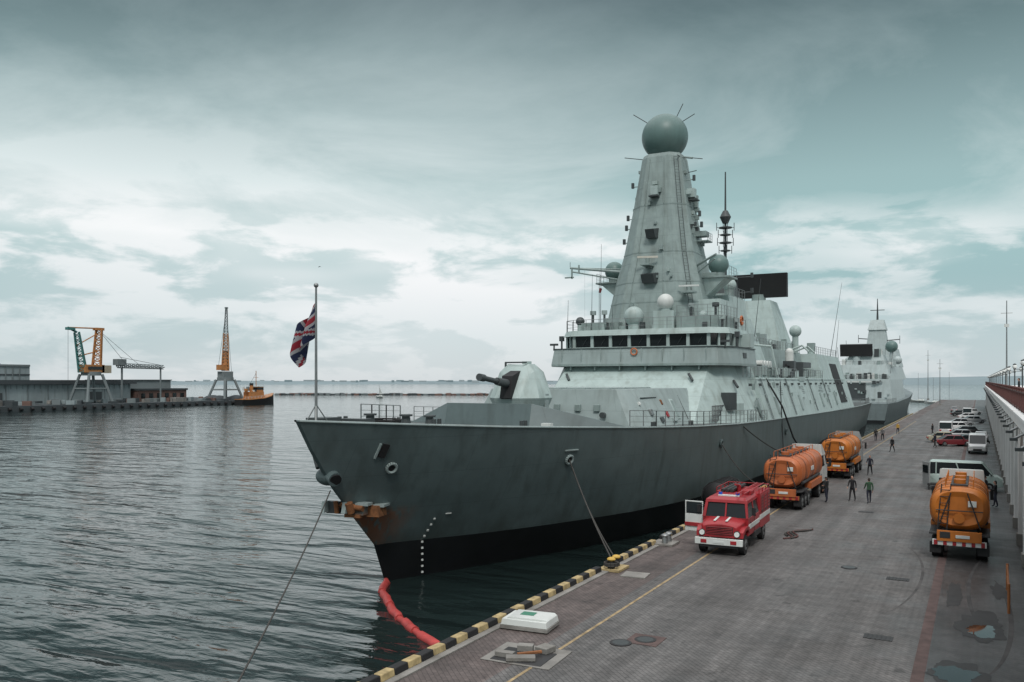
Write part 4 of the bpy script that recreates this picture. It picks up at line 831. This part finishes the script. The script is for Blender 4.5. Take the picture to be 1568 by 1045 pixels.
def person(x,y,rz,topc,trc,hairc,stride=.12,arms=((.05,.05),(-.05,.05)),h=1.78,cap=None):
    b=B(); s=h/1.76
    V=[((0,0,.96),(.15,.11)),((0,0,1.12),(.135,.10)),((0,.0,1.32),(.165,.115)),((0,-.01,1.45),(.10,.08)),((0,0,1.53),.055),((0,.015,1.60),.052)]
    E=[(0,1),(1,2),(2,3),(3,4),(4,5)]; wr=[]
    for i,sg in enumerate((1,-1)):
        sw,be=arms[i]; k=len(V)
        sh=Vector((sg*.19,0,1.43)); el=sh+Vector((sg*.05,math.sin(sw)*.29,-math.cos(sw)*.29)); wa=el+Vector((sg*(.01-be*.05),math.sin(sw+be*1.4+.15)*.26,-math.cos(sw+be*1.4+.15)*.26)); d=(wa-el).normalized(); hd=wa+d*.09
        V+=[(tuple(sh),.068),(tuple(sh.lerp(el,.5)),.056),(tuple(el),.047),(tuple(wa),.033),(tuple(hd),(.038,.02))]; E+=[(3,k),(k,k+1),(k+1,k+2),(k+2,k+3),(k+3,k+4)]; wr.append((wa,hd,d,sg))
        k=len(V); st=stride*sg
        kn=Vector((sg*.115,st*.6+.02,.51)); an=Vector((sg*.12,st*1.25-.02,.10))
        V+=[((sg*.095,0,.88),(.10,.10)),(tuple(kn),.068),(tuple(kn.lerp(an,.4)+Vector((0,-.02,0))),.06),(tuple(an),.045),((sg*.135,an.y+.15,.045),(.045,.035))]; E+=[(0,k),(k,k+1),(k+1,k+2),(k+2,k+3),(k+3,k+4)]
    vs,fs=skinned(V,E,1)
    for f in fs:
        c=sum((Vector(vs[i]) for i in f),Vector())/len(f)
        m=topc
        if c.z>1.515: m=skinM
        if min((c-w_[0]).length for w_ in wr)<.035 or min((c-w_[1]).length for w_ in wr)<.07: m=skinM
        elif c.z<.97 and abs(c.x)<.22 and min((c-w_[0]).length for w_ in wr)>.07: m=trc
        if c.z<.085: m=blkM
        b.add([vs[i] for i in f],[list(range(len(f)))],m,True)
    for wa,hd,d,sg in wr:
        side=Vector((0,1,0)); side=(side-d*side.dot(d)).normalized(); inn=Vector((-sg,0,0))
        for q,l in ((-.03,.06),(-.01,.072),(.01,.078),(.03,.07)):
            a=hd+side*q; c=a+d*l*.55+inn*.006; e=c+d*l*.45+inn*.022
            vv,ff=skinned([(tuple(a),.009),(tuple(c),.0085),(tuple(e),.007)],[(0,1),(1,2)],1); b.add(vv,ff,skinM,True)
        a=wa+d*.04+side*.03; c=a+side*.03+d*.03; e=c+d*.03+inn*.012
        vv,ff=skinned([(tuple(a),.011),(tuple(c),.010),(tuple(e),.008)],[(0,1),(1,2)],1); b.add(vv,ff,skinM,True)
    b.sph((0,.02,1.655),.1,skinM,n=18,k=12,sc=(.78,.95,1.2)); b.sph((0,.0,1.675),.103,hairc,n=18,k=10,sc=(.82,.95,1.08),z0=-.1); b.sph((0,-.035,1.65),.09,hairc,n=14,k=10,sc=(.82,.75,1.1))
    b.box((0,.12,1.645),(.022,.035,.045),skinM,tx=.5); b.box((0,.108,1.60),(.045,.012,.012),lipM)
    for sg in (1,-1): b.sph((sg*.03,.108,1.665),.011,blkM,n=8,k=5); b.box((sg*.03,.112,1.685),(.03,.01,.006),hairc); b.sph((sg*.08,.01,1.65),.025,skinM,n=8,k=6,sc=(.4,.8,1.2))
    b.cyl((0,0,1.49),(0,.005,1.535),.075,topc,r2=.062,n=14); b.cyl((0,0,.93),(0,0,.97),.15,blkM,n=18)
    if cap: b.sph((0,.015,1.69),.108,cap,n=16,k=8,sc=(.85,1,.9),z0=0); b.box((0,.13,1.70),(.12,.09,.015),cap)
    o=b.obj('person'); o.scale=(s,s,s); o.location=(x,y,.012); o.rotation_euler=(0,0,rz); return o
kB=M('cloth_black',(.014,.014,.016),.9); kG=M('cloth_green',(.03,.075,.04),.9); kN=M('cloth_navy',(.015,.018,.032),.9); kR=M('cloth_grey',(.12,.12,.125),.9); kH=M('hair_dark',(.03,.02,.015),.8); kV=M('cloth_hivis',(.5,.3,.05),.8); kW=M('cloth_light',(.4,.4,.4),.9)
person(-7.95,65.0,2.9,kB,kB,kH,.16,((.25,.3),(-.2,.1)))
person(-6.75,64.1,.4,kG,kN,kH,.14,((-.25,.2),(.3,.4)))
person(-8.73,83.6,3.0,kN,kB,kH,.2,((.3,.6),(-.3,.2)))
person(-9.45,63.4,1.2,kB,kN,kH,.05,((.1,.9),(.0,.2)),cap=kB)
person(-12.9,131,.2,kB,kN,kH,.2); person(-12.2,133,3,kR,kB,kH,.15); person(-11.5,150,3,kV,kN,kH,.15); person(-9.2,112,2.5,kB,kB,kH,.2)
person(.95,66.5,1.4,kB,kN,kH,.1,((.1,.8),(.1,.8))); person(.35,69.6,-1.0,kB,kB,kH,.12); person(-5.0,122,1,kN,kB,kH,.2); person(-6.5,150,1,kB,kB,kH,.2)

# ------------------------------------------------------------------ elevated walkway at right
b=B(); WX=1.75
b.box((WX+5,170,6.75),(10.4,300,.55),facM); b.box((WX-.15,170,7.06),(.35,300,.12),facM)
b.box((WX+3.5,170,3.2),(.3,300,6.4),facM)
yy=22
while yy<318:
    b.box((WX+.3,yy,3.25),(.55,.55,6.5),facM); b.box((WX+.3,yy,.3),(.7,.7,.6),concM); b.box((WX+.3,yy,6.3),(.75,.75,.3),facM)
    b.box((WX+.3,yy+3,6.25),(.4,5.4,.5),facM); b.box((WX+.02,yy+3,6.75),(.1,.12,.5),concM)
    for sg in (1,-1):
        b.loft([[(WX+.1,yy+sg*.25,5.0),(WX+.5,yy+sg*.25,5.0),(WX+.5,yy+sg*.3,5.0),(WX+.1,yy+sg*.3,5.0)],[(WX+.1,yy+sg*.25,6.2),(WX+.5,yy+sg*.25,6.2),(WX+.5,yy+sg*1.3,6.2),(WX+.1,yy+sg*1.3,6.2)]],facM)
    b.box((WX+3.3,yy+3,1.9),(.2,2.6,3.2),dgM); b.box((WX+3.32,yy+3,4.7),(.15,2.4,1.0),glsM)
    b.cyl((WX-.1,yy+1.2,6.4),(WX-.45,yy+1.2,6.2),.06,metM,n=6); b.box((WX-.5,yy+1.2,6.15),(.3,.22,.12),dgM)
    yy+=6
b.obj('elevated_walkway')
b=B()
for k in range(100):
    y=22+3*k; b.box((WX,y,7.62),(.12,.12,1.05),brownM); b.sph((WX,y,8.2),.09,brownM,n=8,k=5)
    for q in range(1,9): b.cyl((WX,y+q/3,7.12),(WX,y+q/3,8.0),.018,brownM,n=4,cap=False)
b.box((WX,170.5,8.04),(.1,297,.08),brownM); b.box((WX,170.5,7.22),(.06,297,.05),brownM)
b.obj('walkway_railing')
lb=B(); lb.cyl((0,0,0),(0,0,.4),.14,dgM,n=10); lb.cyl((0,0,.4),(0,0,3.0),.055,dgM,n=8)
lb.cyl((-.55,0,2.75),(.55,0,2.75),.03,dgM,n=6)
for x,z in ((-.55,2.95),(.55,2.95),(0,3.25)): lb.cyl((x,0,z-.22),(x,0,z-.12),.1,dgM,n=8); lb.sph((x,0,z),.17,lampM,n=14,k=8); lb.sph((x,0,z+.1),.14,dgM,n=12,k=4,z0=.2)
lme=lb.mesh('street_lamp')
for k in range(18):
    o=D.objects.new('street_lamp',lme); scene.collection.objects.link(o); o.location=(WX+.75,52+14*k,7.02); o.rotation_euler=(0,0,.3); o.scale=(.85,.85,.85)
o=person(WX+1.3,57,1.2,kN,kB,kH); o.location.z=7.03
o=person(WX+1.6,74,1.6,kW,kN,kH); o.location.z=7.03
o=person(WX+1.5,93,1.6,kB,kB,kH); o.location.z=7.03
for x,y,h,r in ((4.6,190,24,.2),(-12,330,16,.15),(-20,420,22,.2)):
    b=B(); b.cyl((x,y,0),(x,y,h),r,metM,r2=r*.4,n=8); b.cyl((x-1,y,h*.9),(x+1,y,h*.9),.06,metM,n=5); b.box((x,y,h*.8),(.8,.5,.6),whtM); b.box((x,y,.3),(1,1,.6),concM); b.obj('light_mast')
opM=M('orange_post',(.28,.10,.03),.6)
b=B(); b.cyl((.95,36.4,0),(.95,36.4,1.1),.05,opM,n=8); b.cyl((1.0,40.4,0),(1.0,40.4,1.1),.05,opM,n=8); b.cyl((.95,36.4,1.05),(1.0,40.4,1.05),.03,opM,n=6); b.cyl((.95,36.4,.6),(1.0,40.4,.6),.03,opM,n=6); b.obj('guard_rail')

# ------------------------------------------------------------------ far pier at left
b=B(); b.slab(-6,-.3,[(-293,60),(-293,300),(-345,318),(-700,318),(-700,60)],None,farD)
for k in range(60): b.cyl((-292.7,62+4*k,-1.4),(-292.7,63+4*k,-1.4),.6,blkM,n=8)
b.obj('harbor_pier')
b=B()
b.slab(-.3,7.2,[(-311,60),(-311,236),(-345,236),(-345,60)],None,farM); b.slab(7.2,8.8,[(-309.6,59),(-309.6,238),(-346,238),(-346,59)],None,farD)
for k in range(20):
    y=80+8*k; b.box((-310.9,y,3.3),(.3,.3,7.0),farP); 
    if k%5==2: b.box((-310.8,y+4,2),(.4,5,4.2),farD)
for k in range(70): b.box((-310.9,80+2.25*k,6.2),(.15,.1,1.6),farP)
b.slab(8.8,14.6,[(-316,100),(-316,196),(-340,196),(-340,100)],None,farM)
for k in range(36): b.box((-315.9,101+2.6*k,11.6),(.25,.3,5.8),farP)
b.box((-315.9,148,10.8),(.2,96,.5),farD); b.box((-315.8,170,14.2),(.3,52,.7),farP)
b.cyl((-318,178,14.6),(-318,172,21),.25,farP,n=5); b.cyl((-318,176,17),(-318,186,14.8),.25,farP,n=5)
b.obj('warehouse_building')
b=B(); b.slab(-.3,4.4,[(-309,238),(-309,263),(-330,263),(-330,238)],None,farB); b.slab(4.4,5.2,[(-308.5,237.6),(-308.5,263.4),(-330.5,263.4),(-330.5,237.6)],None,farD); b.slab(5.2,8.6,[(-318,236),(-318,262),(-340,262),(-340,236)],None,farP)
b.slab(8.6,9.0,[(-317.6,235.6),(-317.6,262.4),(-340.4,262.4),(-340.4,235.6)],None,farD)
for k in range(6): b.box((-308.9,240.5+4*k,2.2),(.3,1.8,2.0),glsM)
b.obj('brick_dock_building')
b=B()
for k in range(80):
    y=rnd.uniform(105,296); x=-rnd.uniform(295,306); b.box((x,y,rnd.uniform(.1,.7)),(rnd.uniform(1,3),rnd.uniform(1,5),rnd.uniform(.8,2.2)),rnd.choice([farM,farP,farD,farB,concM]),rz=rnd.random())
for k in range(9):
    b.sph((-300-rnd.random()*6,262+rnd.random()*30,-.3),rnd.uniform(1.5,3),farD,n=10,k=5,sc=(1.4,1.6,.8),z0=0)
b.obj('dock_cargo_pile')

def crane_portal(b,x,y,w,h,m):
    for sx_ in (-1,1):
        for sy in (-1,1): b.cyl((x+sx_*w/2,y+sy*w/2,-.3),(x+sx_*w*.25,y+sy*w*.25,h),.55,m,n=6); b.box((x+sx_*w/2,y+sy*w/2,.1),(2,2.6,.9),farD)
    for sx_ in (-1,1): b.cyl((x+sx_*w*.38,y-w*.38,h*.5),(x+sx_*w*.38,y+w*.38,h*.5),.3,m,n=5); b.cyl((x-w*.38,y+sx_*w*.38,h*.5),(x+w*.38,y+sx_*w*.38,h*.5),.3,m,n=5)
    b.cyl((x,y,h-.5),(x,y,h+1),w*.33,m,n=14)
b=B(); x,y=-301,211; crane_portal(b,x,y,11,11,farP)
b.box((x,y,13.2),(5,8,3.0),cranM); b.box((x+1,y+5,13),(3,4,3),M('crane_cab_white',(.35,.3,.22),.6)); b.box((x+2.6,y,13.4),(.2,6,1.2),glsM)
b.lattice((x,y+2.2,12),(x,y+3.4,28.4),3.0,2.0,8,cranM,.28); b.box((x,y+3.2,28.6),(2.4,3.4,1.0),cranM)
b.lattice((x,y-3.5,12),(x,y-6,27),2.6,1.6,8,tealM,.26); b.cyl((x,y-6,27),(x,y-9.6,28.6),.45,tealM,n=6); b.cyl((x,y-9.8,28.6),(x,y+3,28.9),.28,cranM,n=5); b.box((x,y-8.6,28.2),(1.8,3.0,1.0),tealM)
b.cyl((x,y-6,22),(x,y+3,27),.22,cranM,n=5); b.cyl((x,y-5,18),(x,y+3,20),.25,cranM,n=5)
for k in (0,1.5): b.cyl((x,y+3.5,28),(x,y+22-k*4,14.6),.07,farD,n=4)
b.cyl((x,y-9.5,28),(x,y-9.5,8),.06,farD,n=4)
b.obj('harbor_crane')
b=B(); x,y=-303,237; b.lattice((x,y-13,14.6),(x,y+9,14.2),1.3,1.1,12,farP,.2); b.cyl((x,y+7.5,-.3),(x,y+7.5,14),.35,farP,n=6); b.cyl((x,y-11,-.3),(x,y-11,14),.4,farP,n=6); b.box((x,y-12,16),(3,4,2.4),farP); b.cyl((x,y-12,18),(x,y+8,15),.1,farD,n=4)
b.obj('gantry_crane')
b=B(); x,y=-300,277; crane_portal(b,x,y,11,9,farP); b.box((x,y,11.2),(4,5.5,3.0),farP); b.cyl((x,y,13),(x,y,22),1.8,cranM,r2=1.1,n=10); b.lattice((x,y,14),(x,y+.6,41.5),3.0,.7,18,farP,.18); b.lattice((x,y,14),(x,y+.3,30),3.1,1.8,10,cranM,.2); b.box((x,y-2.6,14.5),(2.6,3,2.4),cranM); b.cyl((x,y+.6,41.3),(x,y-4,15),.07,farD,n=4); b.cyl((x,y+.6,41.3),(x+1,y+3,10),.07,farD,n=4); b.box((x,y+.6,41.6),(1,1.2,.6),farP)
b.obj('harbor_crane')
b=B(); b.M=Matrix.Translation((-288.5,284,0))
b.loft([[(-w_,yy,z),(w_,yy,z),(w_*.8,yy,-2.6),(-w_*.8,yy,-2.6)] for yy,w_,z in ((-10,2.6,.1),(-7,3.6,0),(2,3.9,.5),(7,3.2,1.4),(11,.4,2.6))],blkM)
b.loft([[(-w_,yy,z),(w_,yy,z),(w_,yy,z+.25),(-w_,yy,z+.25)] for yy,w_,z in ((-10,2.65,.1),(-7,3.65,0),(2,3.95,.5),(7,3.25,1.4),(11,.45,2.6))],cranM)
b.box((0,-1,2.0),(4.6,8,3.0),cranM); b.box((0,1.4,4.6),(3.6,3.6,2.2),cranM); b.box((0,1.4,4.9),(3.7,3.7,.9),glsM); b.box((0,1.4,5.9),(4.2,4.2,.25),whtM); b.cyl((0,-2.4,3.4),(0,-2.4,7.2),.8,cranM,n=12); b.cyl((0,-2.4,6.4),(0,-2.4,7.4),.85,blkM,n=12)
b.cyl((0,.4,6),(0,.4,13),.16,cranM,n=6); b.cyl((-1.4,.4,10),(1.4,.4,10),.1,cranM,n=4); b.cyl((0,.4,12),(0,-7,2),.06,farD,n=4); b.rail([(3,-9,.3),(3.7,2,.8),(2.9,8,1.9)],1,whtM,r=.05,sp=2)
for k in range(14): b.box((rnd.uniform(-1.5,1.5),rnd.uniform(-8,2),rnd.uniform(2,5.6)),(rnd.uniform(.5,1.6),rnd.uniform(.5,1.4),rnd.uniform(.6,1.6)),rnd.choice([cranM,farD,whtM,farP]))
b.obj('tugboat')

b=B()
x0,y0=-455,470; x1,y1=-180,600
for k in range(160):
    f=k/159; x=x0+(x1-x0)*f; y=y0+(y1-y0)*f
    b.box((x+rnd.uniform(-1,1),y+rnd.uniform(-1,1),-1.9),(3.4,3.4,rnd.uniform(1.2,2.4)),rnd.choice([farD,farB,farP]),rz=rnd.random(),rx=rnd.uniform(-.2,.2))
b.obj('breakwater')
def yacht(x,y,h=11,sail=True):
    b=B(); b.loft([[(-w_,yy,z),(w_,yy,z),(w_*.4,yy,-2.4),(-w_*.4,yy,-2.4)] for yy,w_,z in ((-4,.9,-1.3),(0,1.4,-1.4),(3,.9,-1.2),(4.8,.1,-1))],whtM); b.box((0,-.5,-1),(1.4,3,.6),whtM,tx=.8,ty=.8); b.cyl((0,.8,-1.3),(0,.8,h),.07,metM,n=5); b.cyl((0,.8,-.2),(0,-3.2,-.2),.06,metM,n=5)
    if sail: b.poly([(0,.7,0),(0,-3,0),(0,.7,h-1.5)],whtM)
    o=b.obj('sailboat'); o.location=(x,y,0); o.rotation_euler=(0,0,1.2)
yacht(-330,430,6)
for x,y in ((-18,440),(-26,470),(-35,500),(-12,460),(-48,520),(-60,610)): yacht(x,y,rnd.uniform(7,13),False)
b=B(); b.M=Matrix.Translation((-34,455,0)); b.loft([[(-3,0,-.2),(3,0,-.2),(2.4,0,-2.4),(-2.4,0,-2.4)],[(-3,20,0),(3,20,0),(2.4,20,-2.4),(-2.4,20,-2.4)],[(-.2,26,.8),(.2,26,.8),(.1,25,-2.4),(-.1,25,-2.4)]],whtM); b.box((0,9,1.2),(5,15,2.6),whtM); b.box((0,9,1.4),(5.1,14,.8),glsM); b.box((0,11,3.4),(4,7,1.8),whtM); b.cyl((0,9,4),(0,9,10),.1,metM,n=5); b.obj('passenger_boat')

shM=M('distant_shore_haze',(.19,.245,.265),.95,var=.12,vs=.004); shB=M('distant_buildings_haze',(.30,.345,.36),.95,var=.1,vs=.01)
b=B(); rr=[[],[],[]]
for i in range(400):
    ph=-1.3+2.2*i/399
    d=2500+260*noise.noise(Vector((ph*3,0,0))); h=4+3.5*noise.noise(Vector((ph*5,1,0)))+1.6*noise.noise(Vector((ph*40,2,0))) + (13 if ph>-.2 else 0)*min(1,(ph+.2)*5)
    sn,cs_=math.sin(ph),math.cos(ph)
    rr[0].append((d*sn,d*cs_,-2.3)); rr[1].append(((d+60)*sn,(d+60)*cs_,h*.5)); rr[2].append(((d+300)*sn,(d+300)*cs_,h+3.5))
vs=[p_ for r in rr for p_ in r]; fs=[]
for i in range(2):
    for j in range(399): fs.append([i*400+j,i*400+j+1,(i+1)*400+j+1,(i+1)*400+j])
b.add(vs,fs,shM,True)
for k in range(260):
    ph=rnd.uniform(-1.2,.5); d=2600+rnd.random()*150; b.box((d*math.sin(ph),d*math.cos(ph),3),(rnd.uniform(6,24),rnd.uniform(8,20),rnd.uniform(6,16)),rnd.choice([shM,shB,shM]),rz=-ph)
b.obj('distant_shoreline')
b=B()
for x,y,z in ((-150,170,38),(60,300,68)):
    b.loft([[(x-.5,y,z),(x-.5,y+.1,z),(x-.4,y,z+.1)],[(x,y,z+.15),(x,y+.2,z+.1),(x,y,z+.25)],[(x+.5,y,z),(x+.5,y+.1,z),(x+.4,y,z+.1)]],dgM)
b.obj('seagull')
